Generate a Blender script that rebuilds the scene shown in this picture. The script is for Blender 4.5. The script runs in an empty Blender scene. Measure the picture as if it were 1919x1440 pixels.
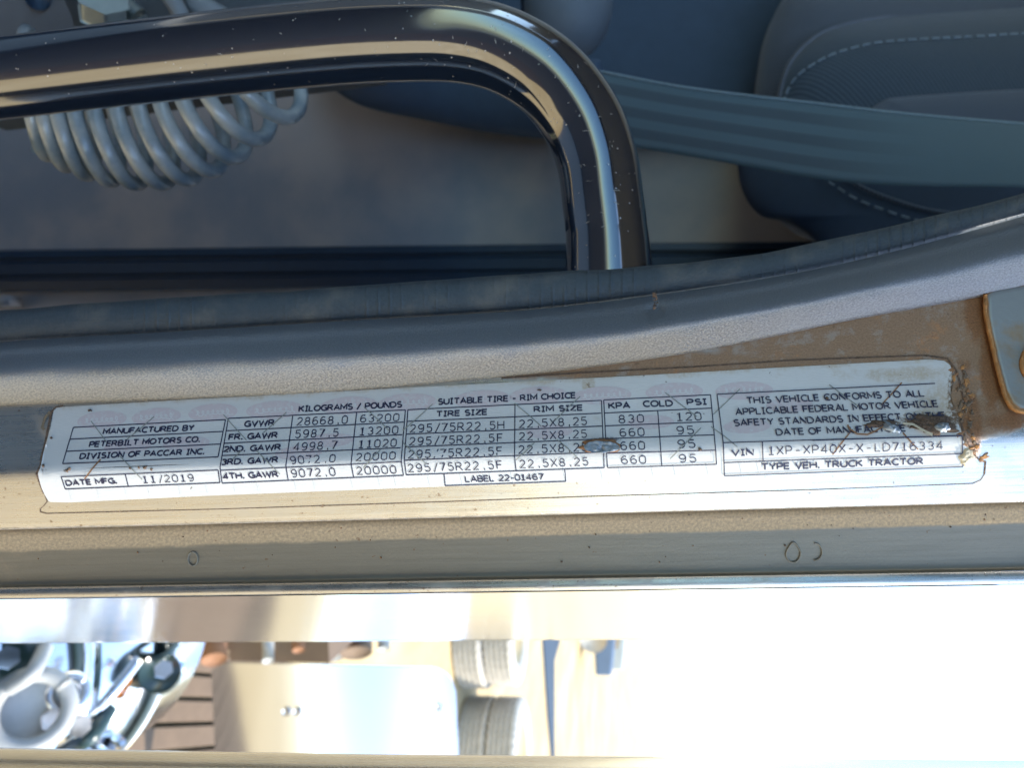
import bpy, bmesh, math, random
from mathutils import Vector, Matrix, noise as mn
random.seed(7)
R = math.radians
F = 1370.0                       # focal length in photograph pixels
CAM_H = 1.75

# ------------------------------------------------------------------ camera, sky, sun, exposure
sc = bpy.context.scene
U = Vector((1, .045, .175)).normalized()            # world up seen from the camera (photo is turned on its side)
Xc = (Vector((0, 0, -1)) - Vector((0, 0, -1)).dot(U) * U).normalized()
Yc = U.cross(Xc)
ROT = Matrix((Xc, Yc, U))                            # camera vector -> world vector
CAM = Vector((0, 0, CAM_H))
cam_d = bpy.data.cameras.new('camera'); cam = bpy.data.objects.new('camera', cam_d)
sc.collection.objects.link(cam); sc.camera = cam
cam.matrix_world = Matrix.Translation(CAM) @ ROT.to_4x4()
cam_d.sensor_width = 36; cam_d.lens = F / 1919 * 36
cam_d.clip_start = .01; cam_d.clip_end = 3000
cam_d.dof.use_dof = True; cam_d.dof.focus_distance = .189; cam_d.dof.aperture_fstop = 18

SUN_C = Vector((.72, -.655, .18)).normalized()
SUN_W = ROT @ SUN_C
elev = math.asin(SUN_W.z)
world = bpy.data.worlds.new('World'); sc.world = world; world.use_nodes = True
wn = world.node_tree.nodes; wl = world.node_tree.links
sky = wn.new('ShaderNodeTexSky'); sky.sky_type = 'NISHITA'; sky.sun_disc = False
sky.sun_elevation = elev
sky.sun_rotation = math.atan2(SUN_W.x, SUN_W.y)
sky.dust_density = .5; sky.air_density = 1.2
wl.new(sky.outputs[0], wn['Background'].inputs[0]); wn['Background'].inputs[1].default_value = .15
ld = bpy.data.lights.new('sun', 'SUN'); ld.energy = 2.0; ld.angle = R(.6); ld.color = (1, .94, .84)
lo = bpy.data.objects.new('sun', ld); sc.collection.objects.link(lo)
lo.rotation_euler = SUN_W.to_track_quat('Z', 'Y').to_euler(); lo.location = (0, -3, 5)
sc.view_settings.view_transform = 'Standard'; sc.view_settings.look = 'None'
sc.view_settings.gamma = 1; sc.view_settings.exposure = 2.08
sc.render.engine = 'CYCLES'
sc.cycles.use_denoising = True; sc.cycles.max_bounces = 8
sc.cycles.caustics_reflective = False

# ------------------------------------------------------------------ geometry helpers
def P(px, py, d):                                    # point seen at a photo pixel, d metres in front of the lens
    return CAM + ROT @ Vector(((px - 960) / F * d, -(py - 720) / F * d, -d))
def Wc(v): return CAM + ROT @ Vector(v)

def tag(o, label=None, cat=None, group=None, kind=None):
    if label: o['label'] = label
    if cat: o['category'] = cat
    if group: o['group'] = group
    if kind: o['kind'] = kind
    return o
def empty(name, loc, label, cat, group=None):
    o = bpy.data.objects.new(name, None); sc.collection.objects.link(o)
    o.location = loc; o.empty_display_size = .02
    return tag(o, label, cat, group)
def org(parent):
    v = Vector((0, 0, 0))
    while parent is not None: v += parent.location; parent = parent.parent
    return v
def mesh(name, verts, faces, mat, parent=None, smooth=True, uv=None, attr=None, loc=None):
    o0 = org(parent)
    base = Vector(loc) if loc is not None else o0
    me = bpy.data.meshes.new(name)
    me.from_pydata([tuple(Vector(v) - base) for v in verts], [], faces); me.update()
    if smooth: me.polygons.foreach_set('use_smooth', [True] * len(me.polygons))
    if uv:
        l = me.uv_layers.new(name='UVMap')
        for lp in me.loops: l.data[lp.index].uv = uv[lp.vertex_index]
    if attr:
        a = me.color_attributes.new('mask', 'FLOAT_COLOR', 'POINT')
        for i, c in enumerate(attr): a.data[i].color = c
    me.materials.append(mat)
    o = bpy.data.objects.new(name, me); sc.collection.objects.link(o)
    if parent is not None: o.parent = parent
    o.location = base - o0
    return o
def grid_faces(nu, nv, closed_v=False, flip=False):
    f = []
    for i in range(nu - 1):
        for j in range(nv if closed_v else nv - 1):
            a, b = i * nv + j, i * nv + (j + 1) % nv
            c, d = (i + 1) * nv + (j + 1) % nv, (i + 1) * nv + j
            f.append((a, d, c, b) if flip else (a, b, c, d))
    return f
def interp(tab, x):
    if x <= tab[0][0]:
        a, b = tab[0], tab[1]
    elif x >= tab[-1][0]:
        a, b = tab[-2], tab[-1]
    else:
        for a, b in zip(tab, tab[1:]):
            if a[0] <= x <= b[0]: break
    t = (x - a[0]) / (b[0] - a[0])
    return a[1] + (b[1] - a[1]) * t
def spl(tab, x):                                     # smooth interpolation (Catmull-Rom on y)
    n = len(tab)
    if x <= tab[0][0] or x >= tab[-1][0]: return interp(tab, x)
    for i in range(n - 1):
        if tab[i][0] <= x <= tab[i + 1][0]: break
    def m(k):
        a, b = tab[max(k - 1, 0)], tab[min(k + 1, n - 1)]
        return (b[1] - a[1]) / (b[0] - a[0])
    x0, y0 = tab[i]; x1, y1 = tab[i + 1]; h = x1 - x0; t = (x - x0) / h
    return ((2*t**3 - 3*t*t + 1) * y0 + (t**3 - 2*t*t + t) * h * m(i) + (-2*t**3 + 3*t*t) * y1 + (t**3 - t*t) * h * m(i + 1))
def crv(pts, n):                                     # Catmull-Rom through 3D points
    pts = [Vector(p) for p in pts]; out = []
    seg = len(pts) - 1
    for k in range(n + 1):
        s = k / n * seg; i = min(int(s), seg - 1); t = s - i
        p0, p1, p2, p3 = pts[max(i-1, 0)], pts[i], pts[i+1], pts[min(i+2, seg)]
        out.append(.5 * ((2*p1) + (p2-p0)*t + (2*p0-5*p1+4*p2-p3)*t*t + (3*p1-p0-3*p2+p3)*t**3))
    return out
def tube(path, r, n=16, caps=True, flat=None):       # r: number or function(t)
    vs, fs = [], []
    path = [Vector(p) for p in path]; m = len(path)
    T = [(path[min(i+1, m-1)] - path[max(i-1, 0)]).normalized() for i in range(m)]
    ref = Vector((0, 0, 1)) if abs(T[0].z) < .9 else Vector((1, 0, 0))
    nrm = (ref - ref.dot(T[0]) * T[0]).normalized()
    uvs = []
    L = 0
    for i in range(m):
        if i: L += (path[i] - path[i-1]).length
        nrm = (nrm - nrm.dot(T[i]) * T[i]).normalized(); bi = T[i].cross(nrm)
        rr = r(i / (m - 1)) if callable(r) else r
        for j in range(n):
            a = 2 * math.pi * j / n
            vs.append(path[i] + (nrm * math.cos(a) + bi * math.sin(a)) * rr); uvs.append((L * 7, j / n))
    fs = grid_faces(m, n, True)
    if caps:
        fs.append(tuple(range(n))); fs.append(tuple(reversed(range((m-1)*n, m*n))))
    return vs, fs, uvs
def box(c, s, rot=None):
    c = Vector(c); vs = []
    for x in (-.5, .5):
        for y in (-.5, .5):
            for z in (-.5, .5):
                v = Vector((x*s[0], y*s[1], z*s[2]))
                vs.append(c + (rot @ v if rot else v))
    return vs, [(0,1,3,2),(4,6,7,5),(0,4,5,1),(2,3,7,6),(0,2,6,4),(1,5,7,3)]
def bevel(o, w, seg=2):
    m = o.modifiers.new('bevel', 'BEVEL'); m.width = w; m.segments = seg; m.limit_method = 'ANGLE'
    return o
def join(*parts):
    vs, fs = [], []
    for v, f in parts:
        k = len(vs); vs += list(v); fs += [tuple(i + k for i in q) for q in f]
    return vs, fs

# ------------------------------------------------------------------ material helpers
class Mt:
    def __init__(s, name):
        s.m = bpy.data.materials.new(name); s.m.use_nodes = True
        s.t = s.m.node_tree; s.n = s.t.nodes; s.b = s.n['Principled BSDF']
    def put(s, sock, v):
        if isinstance(v, bpy.types.NodeSocket): s.t.links.new(v, sock)
        elif isinstance(v, (tuple, list)) and len(v) == 3 and sock.type == 'RGBA': sock.default_value = (*v, 1)
        else: sock.default_value = v
    def set(s, **k):
        nm = dict(col='Base Color', rough='Roughness', metal='Metallic', ior='IOR', bump='Normal', coat='Coat Weight', sheen='Sheen Weight',
                  crough='Coat Roughness', spec='Specular IOR Level', trans='Transmission Weight', emis='Emission Color', es='Emission Strength', alpha='Alpha', aniso='Anisotropic')
        for a, v in k.items(): s.put(s.b.inputs[nm[a]], v)
        return s
    def uv(s): return s.n.new('ShaderNodeUVMap').outputs[0] if False else s.n.new('ShaderNodeTexCoord').outputs['UV']
    def ob(s): return s.n.new('ShaderNodeTexCoord').outputs['Object']
    def gen(s): return s.n.new('ShaderNodeTexCoord').outputs['Generated']
    def map(s, v, sc_=(1,1,1), rot=(0,0,0), loc=(0,0,0)):
        n = s.n.new('ShaderNodeMapping'); s.put(n.inputs[0], v)
        n.inputs['Scale'].default_value = sc_; n.inputs['Rotation'].default_value = rot; n.inputs['Location'].default_value = loc
        return n.outputs[0]
    def noise(s, v, scale, det=4, rough=.6, dist=0):
        n = s.n.new('ShaderNodeTexNoise'); s.put(n.inputs['Vector'], v)
        n.inputs['Scale'].default_value = scale; n.inputs['Detail'].default_value = det
        n.inputs['Roughness'].default_value = rough; n.inputs['Distortion'].default_value = dist
        return n.outputs['Fac']
    def vor(s, v, scale, feat='F1'):
        n = s.n.new('ShaderNodeTexVoronoi'); n.feature = feat; s.put(n.inputs['Vector'], v); n.inputs['Scale'].default_value = scale
        return n.outputs['Distance']
    def wave(s, v, scale, dist=0, d='X', prof='SIN'):
        n = s.n.new('ShaderNodeTexWave'); n.bands_direction = d; n.wave_profile = prof; s.put(n.inputs['Vector'], v)
        n.inputs['Scale'].default_value = scale; n.inputs['Distortion'].default_value = dist
        return n.outputs['Fac']
    def math(s, op, a, b=0, c=0):
        n = s.n.new('ShaderNodeMath'); n.operation = op; s.put(n.inputs[0], a); s.put(n.inputs[1], b); s.put(n.inputs[2], c)
        return n.outputs[0]
    def ss(s, v, lo, hi, a=0., b=1.):
        n = s.n.new('ShaderNodeMapRange'); n.interpolation_type = 'SMOOTHSTEP'; s.put(n.inputs[0], v)
        for i, x in enumerate((lo, hi, a, b)): n.inputs[i + 1].default_value = x
        return n.outputs[0]
    def mix(s, f, a, b):
        n = s.n.new('ShaderNodeMix'); n.data_type = 'RGBA'
        s.put(n.inputs[0], f); s.put(n.inputs[6], a); s.put(n.inputs[7], b); return n.outputs[2]
    def mixf(s, f, a, b):
        n = s.n.new('ShaderNodeMix'); s.put(n.inputs[0], f); s.put(n.inputs[2], a); s.put(n.inputs[3], b); return n.outputs[0]
    def mask(s):
        a = s.n.new('ShaderNodeVertexColor'); a.layer_name = 'mask'
        q = s.n.new('ShaderNodeSeparateColor'); s.t.links.new(a.outputs[0], q.inputs[0])
        return q.outputs[0], q.outputs[1], q.outputs[2]
    def bump(s, h, st=.5, dist=.001, prev=None):
        n = s.n.new('ShaderNodeBump'); s.put(n.inputs['Height'], h); n.inputs['Strength'].default_value = st
        n.inputs['Distance'].default_value = dist
        if prev is not None: s.put(n.inputs['Normal'], prev)
        return n.outputs[0]
def plain(name, col, rough=.5, metal=0., var=.15, scale=30, bump=0., **k):
    m = Mt(name); n = m.noise(m.ob(), scale, 5)
    c2 = tuple(x * (1 - var) for x in col); c3 = tuple(min(1, x * (1 + var)) for x in col)
    m.set(col=m.mix(n, c2, c3), rough=rough, metal=metal, **k)
    if bump: m.set(bump=m.bump(n, bump, .002))
    return m.m

# --- pillar metal with dust (mask R), grime (mask G), bare bright (mask B)
m = Mt('pillar_aluminium'); uv = m.uv(); r_, g_, b_ = m.mask()
brush = m.noise(m.map(uv, (6, 260, 1)), 1, 5, .65)
grain = m.noise(uv, 260, 4, .7); blot = m.noise(uv, 14, 6, .6); spots = m.noise(uv, 70, 3, .5)
dirt = m.ss(m.math('ADD', r_, m.math('MULTIPLY', m.math('SUBTRACT', blot, .5), .9)), .35, .75)
dirt = m.math('MULTIPLY', dirt, m.ss(m.math('ADD', grain, m.math('MULTIPLY', r_, .35)), .35, .75, .55, 1))
grime = m.ss(m.math('ADD', g_, m.math('MULTIPLY', m.math('SUBTRACT', m.noise(uv, 45, 5, .7), .5), .8)), .4, .75)
speck = m.ss(spots, .66, .72)
base = m.mix(brush, (.38, .36, .33), (.56, .54, .50))
dcol = m.mix(grain, (.15, .075, .035), (.42, .28, .17)); dcol = m.mix(m.math('MULTIPLY', m.ss(m.noise(uv, 22, 5, .7), .52, .68), .6), dcol, (.36, .32, .27)); dcol = m.mix(m.ss(m.noise(uv, 9, 6, .75), .55, .7), dcol, (.46, .21, .08))
col = m.mix(dirt, base, dcol)
col = m.mix(grime, col, m.mix(grain, (.09, .04, .018), (.40, .19, .075)))
col = m.mix(m.math('MULTIPLY', speck, .65), col, (.16, .09, .05))
m.set(col=col, metal=m.math('SUBTRACT', .85, m.math('MAXIMUM', m.math('MULTIPLY', dirt, .8), grime)),
      rough=m.mixf(dirt, m.ss(m.math('ADD', brush, m.math('MULTIPLY', m.math('SUBTRACT', blot, .5), .9)), .2, .9, .2, .42), .7), bump=m.bump(m.math('ADD', m.math('MULTIPLY', m.math('ADD', dirt, grime), grain), m.math('MULTIPLY', brush, .12)), .5, .0006))
m.m.node_tree.nodes['Principled BSDF'].inputs['Metallic'].default_value = .8
M_PILLAR = m.m

# --- rubber seal
m = Mt('seal_rubber'); uv = m.uv(); g0 = m.noise(m.map(uv, (1, 1.5, 1), rot=(0, 0, .5)), 240, 4, .8); g1 = m.ss(g0, .36, .64); g2 = m.noise(uv, 12, 5); g3 = m.noise(m.map(uv, (1, 6, 1)), 60, 3)
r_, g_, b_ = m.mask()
sheen_band = m.ss(m.math('ADD', m.math('ADD', r_, m.math('MULTIPLY', m.math('SUBTRACT', g0, .5), 1.6)), m.math('MULTIPLY', m.math('SUBTRACT', g2, .5), .9)), .3, .85)  # ground and sky reflection painted into the rubber, broken up by grain
m.set(col=m.mix(sheen_band, m.mix(g1, (.035, .05, .075), (.13, .145, .165)), m.mix(g_, m.mix(g1, (.12, .095, .065), (.43, .34, .235)), m.mix(g1, (.11, .115, .135), (.30, .31, .365)))),
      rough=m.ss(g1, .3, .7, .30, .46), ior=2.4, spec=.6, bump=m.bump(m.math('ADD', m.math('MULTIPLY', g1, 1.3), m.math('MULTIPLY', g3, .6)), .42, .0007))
M_SEAL = m.m
m = Mt('seal_flange_rubber'); uv = m.uv(); g1 = m.noise(uv, 120, 4, .7); g2 = m.noise(uv, 9, 5)
tick = m.math('POWER', m.wave(m.map(uv, (1, .1, 1)), 14.4, .8, 'X'), 8); tick = m.math('MULTIPLY', tick, m.ss(m.noise(uv, 5, 3), .42, .6))
m.set(col=m.mix(m.ss(g2, .45, .75), m.mix(g1, (.022, .035, .045), (.06, .08, .095)), (.13, .125, .11)), rough=.55, spec=.6,
      bump=m.bump(m.math('ADD', g1, m.math('MULTIPLY', tick, .6)), .5, .0008))
M_FLANGE = m.m

# --- black glossy tube
m = Mt('black_gloss_tube'); uv = m.uv(); ob = m.ob()
chip = m.ss(m.vor(m.map(ob, (1, 1, 1)), 330), .07, .12, 1, 0)
keep = m.ss(m.noise(ob, 70, 2), .48, .53)
chip = m.math('MULTIPLY', chip, keep)
scr = m.ss(m.noise(m.map(ob, (1400, 260, 90), rot=(.6, .3, .9)), 1, 2), .74, .80)
scr = m.math('MULTIPLY', scr, m.ss(m.noise(ob, 30, 2), .45, .6))
m.set(col=m.mix(m.math('MAXIMUM', chip, m.math('MULTIPLY', scr, .4)), (.007, .010, .018), (.45, .40, .36)), rough=m.mixf(scr, m.ss(m.noise(ob, 9, 4), .3, .7, .08, .16), .3), ior=2.15, spec=.7, coat=1., crough=.04,
      bump=m.bump(m.math('ADD', m.math('MULTIPLY', chip, -1), m.math('MULTIPLY', m.noise(ob, 25, 2), .3)), .25, .0004))
M_BAR = m.m

# --- label materials
m = Mt('label_film'); uv = m.uv(); r_, g_, b_ = m.mask()
n1 = m.noise(uv, 20, 6, .65); n2 = m.noise(uv, 160, 4, .7); n3 = m.noise(m.map(uv, (1, 3, 1)), 90, 3)
st = m.ss(m.math('ADD', r_, m.math('MULTIPLY', m.math('SUBTRACT', n1, .5), 1.2)), .5, .9)
st = m.math('MULTIPLY', st, m.ss(n2, .3, .6, .35, 1))
hv = m.ss(m.math('ADD', g_, m.math('MULTIPLY', m.math('SUBTRACT', n2, .5), .9)), .45, .7)
fly = m.ss(m.noise(uv, 55, 2), .72, .75)
c = m.mix(n1, (.53, .525, .50), (.63, .62, .595)); c = m.mix(m.math('MULTIPLY', st, .75), c, m.mix(n2, (.33, .23, .12), (.5, .42, .3)))
c = m.mix(hv, c, m.mix(n2, (.045, .028, .018), (.24, .15, .085))); c = m.mix(m.math('MULTIPLY', fly, .7), c, (.1, .07, .05))
m.set(col=c, rough=m.mixf(hv, .36, .8), spec=.5, bump=m.bump(m.math('ADD', m.math('MULTIPLY', n3, .25), m.math('MULTIPLY', hv, n2)), .35, .0006))
M_FILM = m.m
def ink(name, c1, c2, thr):
    m = Mt(name); n = m.noise(m.ob(), 900, 3, .7)
    m.set(col=m.mix(m.ss(n, thr, thr + .12), c1, c2), rough=.45); return m.m
M_INK = ink('black_print', (.018, .018, .05), (.09, .09, .13), .6)
M_INK2 = ink('faded_print', (.05, .045, .055), (.2, .18, .16), .55)
M_PINK = ink('faded_pink_print', (.55, .475, .475), (.56, .53, .52), .5)
M_PINKW = ink('pale_print', (.60, .595, .58), (.60, .595, .58), .5)
M_CUT = plain('cut_edge', (.24, .25, .22), .6, 0, .3, 300)
M_CUTB = plain('rusty_cut', (.26, .13, .06), .8, 0, .4, 300)
M_RUST = plain('orange_rust', (.42, .20, .07), .85, 0, .45, 400, .6)
M_GRIME = plain('brown_grime', (.14, .09, .06), .9, 0, .6, 900, .8)
M_GRIME2 = plain('light_brown_grime', (.19, .135, .09), .9, 0, .6, 900, .8)
M_GLUE = plain('yellowed_glue', (.55, .47, .33), .4, 0, .2, 250, .3)
M_BARE = plain('bare_metal', (.26, .29, .32), .5, .5, .3, 300, .2)

# ------------------------------------------------------------------ the door pillar: rails that run along the pillar
A = Vector((1, .049, .122))
PROF = [(590, .2018), (700, .1952), (780, .1898), (838, .1854), (848, .1848), (856, .1847), (866, .1849), (900, .1860), (930, .1871), (955, .1881), (966, .1885)]
def railset(prof): return [Vector((0, -(py - 720) / F * d, -d)) for py, d in prof]
def at(Q, px, A=A):
    k = (px - 960) / F
    t = (k * (-Q.z) - Q.x) / (A.x + k * A.z)
    return Q + t * A
def pyof(v): return 720 + v.y / v.z * F
RP = railset(PROF)
def surf(px, py, off=0.):                            # camera-space point of the pillar face under a photo pixel
    pts = [at(q, px) for q in RP]
    ys = [pyof(p) for p in pts]
    i = 0
    while i < len(ys) - 2 and py > ys[i + 1]: i += 1
    n = (pts[i + 1] - pts[i]).cross(A).normalized()
    ray = Vector(((px - 960) / F, -(py - 720) / F, -1))
    s = pts[i].dot(n) / ray.dot(n)
    if n.z < 0: n = -n
    return ray * s + n * off
def S(px, py, off=0.): return Wc(surf(px, py, off))
def sheet(name, prof, x0, x1, nx, mat, parent, maskf, sub=6, Ad=A):
    rails = railset(prof); fine = []
    for a, b in zip(rails, rails[1:]):
        L = (b - a).length; k = max(1, int(L / (.0011)))
        k = min(k, sub * 4)
        for j in range(k): fine.append(a.lerp(b, j / k))
    fine.append(rails[-1])
    vs, uvs, at_ = [], [], []
    for i in range(nx):
        px = x0 + (x1 - x0) * i / (nx - 1)
        acc = 0
        for j, q in enumerate(fine):
            v = at(q, px, Ad); py = pyof(v)
            if j: acc += (q - fine[j - 1]).length
            w = mn.noise(Vector((px / 300, acc * 60, 3.1))) * .00012
            vs.append(Wc(v + Vector((0, 0, w)))); uvs.append((px / 1000, acc * 7.1 + .3)); at_.append((*maskf(px, py), 1))
    return mesh(name, vs, grid_faces(nx, len(fine)), mat, parent, uv=uvs, attr=at_)
def blob(px, py, cx, cy, rx, ry, soft=.5):
    d = math.hypot((px - cx) / rx, (py - cy) / ry)
    return max(0., min(1., (1 + soft - d) / (2 * soft)))
def pil_mask(px, py):
    r = max(1.25 * blob(px, py, 1760, 600, 360, 105, .5), blob(px, py, 1500, 640, 240, 50, .5) * .8, blob(px, py, 90, 780, 40, 70, .5) * .5,
            blob(px, py, 1840, 760, 110, 70, .5) * .9, blob(px, py, 1280, 690, 420, 34, .5) * .95, .12)
    fold = 888 - .0375 * px
    if py > fold + 6: r *= .25
    g = max(blob(px, py, 1835, 590, 32, 60, .6) * .9, blob(px, py, 1860, 680, 28, 110, .6) * .85, blob(px, py, 1822, 800, 26, 85, .5) * .7, blob(px, py, 1890, 790, 60, 26, .7) * .75,
            blob(px, py, 1800, 700, 40, 50, .6) * .55, blob(px, py, 92, 850, 12, 70, .7) * .6)
    edge = 995 - .026 * px
    if abs(py - edge + 3) < 5: g = max(g, .45)
    return r, g, 0
PIL_O = P(960, 850, .19)
pillar = empty('door_pillar', PIL_O, 'silver aluminium door pillar with brown grime and rust, carrying the printed sticker', 'pillar')
sheet('ridge_panel', PROF + [(968, .1940), (960, .199)], -700, 2500, 430, M_PILLAR, pillar, pil_mask)
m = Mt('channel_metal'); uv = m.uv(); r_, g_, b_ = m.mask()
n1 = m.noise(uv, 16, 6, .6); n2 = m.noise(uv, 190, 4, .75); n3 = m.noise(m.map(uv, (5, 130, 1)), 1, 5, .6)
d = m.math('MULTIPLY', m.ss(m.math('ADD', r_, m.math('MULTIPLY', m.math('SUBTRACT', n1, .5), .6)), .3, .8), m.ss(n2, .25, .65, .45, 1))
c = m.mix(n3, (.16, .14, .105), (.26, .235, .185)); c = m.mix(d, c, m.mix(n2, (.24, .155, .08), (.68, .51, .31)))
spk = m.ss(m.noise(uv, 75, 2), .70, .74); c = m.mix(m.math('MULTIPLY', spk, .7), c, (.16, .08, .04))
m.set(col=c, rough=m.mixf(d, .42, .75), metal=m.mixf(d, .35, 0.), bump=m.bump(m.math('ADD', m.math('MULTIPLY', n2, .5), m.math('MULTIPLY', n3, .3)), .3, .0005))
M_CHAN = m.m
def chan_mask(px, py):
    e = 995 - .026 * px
    return (max(0, min(1, (e + 42 - py) / 12)) * .9 + .12 + .25 * max(0, 1 - px / 500.), 0, 0)  # dirt, with the sunlit upper band also painted lighter and tan
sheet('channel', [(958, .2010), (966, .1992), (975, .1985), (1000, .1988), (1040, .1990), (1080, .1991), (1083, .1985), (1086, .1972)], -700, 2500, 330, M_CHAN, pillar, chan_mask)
def lip_mask(px, py): return (.3, 0, 0)
sheet('lip', [(1086, .1972), (1088, .1966), (1092, .1965), (1094, .1962), (1104, .1961), (1107, .1963), (1109, .1968)], -700, 2500, 330, M_PILLAR, pillar, lip_mask)
# round drop marks on the channel
def on_chan(px, py, off=.0003):
    d = .1989 * (1 + 0)
    q = Vector((0, -(py - 720) / F * d, -d))
    k = (px - 960) / F
    n = Vector((0, 0, 1)); 
    # channel floor plane spanned by A and the image-vertical
    a = Vector((0, -(1000 - 720) / F * .1988, -.1988)); nn = A.cross(Vector((0, 1, 0))).normalized()
    ray = Vector((k, -(py - 720) / F, -1)); s = a.dot(nn) / ray.dot(nn)
    if nn.z < 0: nn = -nn
    return Wc(ray * s + nn * off)

for k in range(46):
    x = random.uniform(20, 1900); e = 995 - .026 * x
    y = e + (random.uniform(3, 40) if k % 3 else random.uniform(40, 92))
    c = on_chan(x, y, .0001); q = random.uniform(.00012, .00032)
    v, f = box(c, (q, q * random.uniform(.6, 2), q * random.uniform(.6, 2)), Matrix.Rotation(random.uniform(0, 3), 3, 'X'))
    mesh('grit', v, f, M_GRIME if k % 2 else M_CUTB, pillar)
# ------------------------------------------------------------------ polished cab side behind the pillar
m = Mt('polished_side'); uv = m.uv(); n = m.noise(m.map(uv, (3, 90, 1)), 1, 4)
m.set(col=(.86, .86, .85), metal=1., rough=m.ss(n, .3, .7, .10, .17), bump=m.bump(n, .05, .0004))
M_POL = m.m
cs = empty('cab_side_panel', P(960, 1150, .24), 'mirror bright polished cab side strip along the pillar lip', 'side panel')
def side_pt(t, px): return at(Vector((0, -.0558 - .41 * t, -.196 - .91 * t)), px)
vs, uvs = [], []
prof = [(0, 0)] + [(.143 * k / 24, 0) for k in range(1, 25)]
for i in range(90):
    px = -900 + 3600 * i / 89
    base = at(Vector((0, -.0562, -.1969)), px)
    for t, _ in prof:
        v = base + Vector((0, -.41 * t, -.91 * t)); vs.append(Wc(v)); uvs.append((i * .04, t * 7))
    v = base + Vector((0, -.41 * .143, -.91 * .143))
    for q in ((.0005, -.001), (.004, -.002), (.05, -.002)):
        vs.append(Wc(v + Vector((0, q[0], q[1])))); uvs.append((i * .04, 1.1))
mesh('polished_sheet', vs, grid_faces(90, len(prof) + 3), M_POL, cs, uv=uvs)

# ------------------------------------------------------------------ outside grab rail at the bottom edge
m = Mt('brushed_stainless'); uv = m.uv(); n = m.noise(m.map(uv, (.6, 60, 1)), 1, 4); n2 = m.noise(m.ob(), 60, 4)
m.set(col=m.mix(n2, (.26, .26, .26), (.36, .36, .35)), metal=1., rough=m.ss(n, .3, .7, .22, .34), bump=m.bump(n, .1, .0004))
M_SS = m.m
gr = empty('outside_grab_rail', P(960, 1480, .21), 'grey brushed metal rail running outside along the bottom edge', 'grab rail')
path = []
for px in range(-900, 2800, 100):
    yy = interp([(0, 1412), (640, 1424), (1280, 1431), (1919, 1438)], px)
    dd = .215 - .0000115 * (px - 960) * 1.2
    path.append(P(px, yy + .014 / dd * F + .5, dd))
v, f, u_ = tube(path, .014, 40)
mesh('tube', v, f, M_SS, gr, uv=u_)

# ------------------------------------------------------------------ door seal
Ftab = [(-700, 660), (0, 583), (320, 560), (640, 539), (1050, 510), (1280, 494), (1447, 473), (1580, 444), (1713, 415), (1919, 363), (2500, 200)]
Mtab = [(-700, 715), (0, 642), (320, 622), (640, 602), (1000, 580), (1280, 546), (1513, 508), (1713, 462), (1919, 405), (2500, 240)]
Btab = [(-700, 800), (0, 761), (320, 749), (640, 733), (940, 707), (1090, 691), (1280, 664), (1440, 633), (1613, 597), (1843, 556), (1919, 541), (2500, 420)]
seal = empty('door_seal', P(960, 620, .195), 'grey ribbed rubber door seal curving up to the right above the sticker', 'door seal')
vs, uvs, ats = [], [], []
NX = 320; NB = 26
for i in range(NX):
    px = -700 + 3200 * i / (NX - 1)
    M_, B_ = spl(Mtab, px), spl(Btab, px)
    ctr = surf(px, B_, 0.0002); dB = -ctr.z; dM = dB + .009
    dent = math.exp(-((px - 1228) / 14) ** 2) * .8
    for j in range(NB + 1):
        t = j / NB; a = math.pi * t
        hump = math.sin(a) ** .75 * .0105 * (1 - .25 * t) + .0012 * math.exp(-((t - .10) / .05) ** 2)
        hump -= dent * .004 * math.exp(-((t - .18) / .12) ** 2)
        hump += .0004 * mn.noise(Vector((px / 160, t * 3, 0)))
        py = M_ + (B_ - M_) * (t + .04 * math.sin(2 * a))
        d = dM + (dB - dM) * t - hump
        vs.append(P(px, py, d)); uvs.append((px / 1000, t * .13))
        ats.append((max(0, min(1, (t - .30 + .04 * mn.noise(Vector((px / 90, 0, 7)))) / .5)) * .92, max(0, min(1, (px - 1200) / 550)), 0, 1))  # R: painted highlight on the lower half, G: warm left to cool right
    vs.append(P(px, B_ + 2, dB + .004)); uvs.append((px / 1000, .2)); ats.append((0, 0, 0, 1))
nv = NB + 2
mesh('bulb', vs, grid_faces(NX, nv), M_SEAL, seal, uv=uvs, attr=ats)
vs, uvs = [], []
for i in range(NX):
    px = -700 + 3200 * i / (NX - 1)
    F_, M_ = spl(Ftab, px), spl(Mtab, px); dB = -surf(px, spl(Btab, px)).z; dM = dB + .0085
    prof = [(-.02, .030), (-.01, .012), (0, .0035), (.04, .0012), (.12, 0), (.3, -.0008), (.5, -.001), (.7, -.0006), (.85, 0.), (.95, .001), (1.02, .004)]
    for t, dz in prof:
        rid = .0003 * math.sin(px / 22 * 2 * math.pi) * (1 if .1 < t < .6 else 0)
        wob = 3 * mn.noise(Vector((px / 120, 5, 0)))
        vs.append(P(px, F_ + wob * (t < .1) + (M_ - F_) * t, dM + dz + .0015 * (1 - t))); uvs.append((px / 1000, t * .07))
mesh('flange', vs, grid_faces(NX, len(prof)), M_FLANGE, seal, uv=uvs)
# small torn burr on the bulb
v = []; f = []
for k in range(14):
    a = random.uniform(0, 6.28); r1 = 1
    c = P(1226 + 4 * math.cos(a), 564 + 13 * math.sin(a), .1868)
    q = [c + Vector((random.uniform(-1, 1), random.uniform(-1, 1), random.uniform(-1, 1))) * .0007 for _ in range(4)]
    n = len(v); v += q; f += [(n, n+1, n+2), (n, n+2, n+3), (n, n+1, n+3), (n+1, n+2, n+3)]
o = mesh('torn_rubber', v, f, M_GRIME, seal, smooth=False); o['kind'] = 'stuff'

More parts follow.
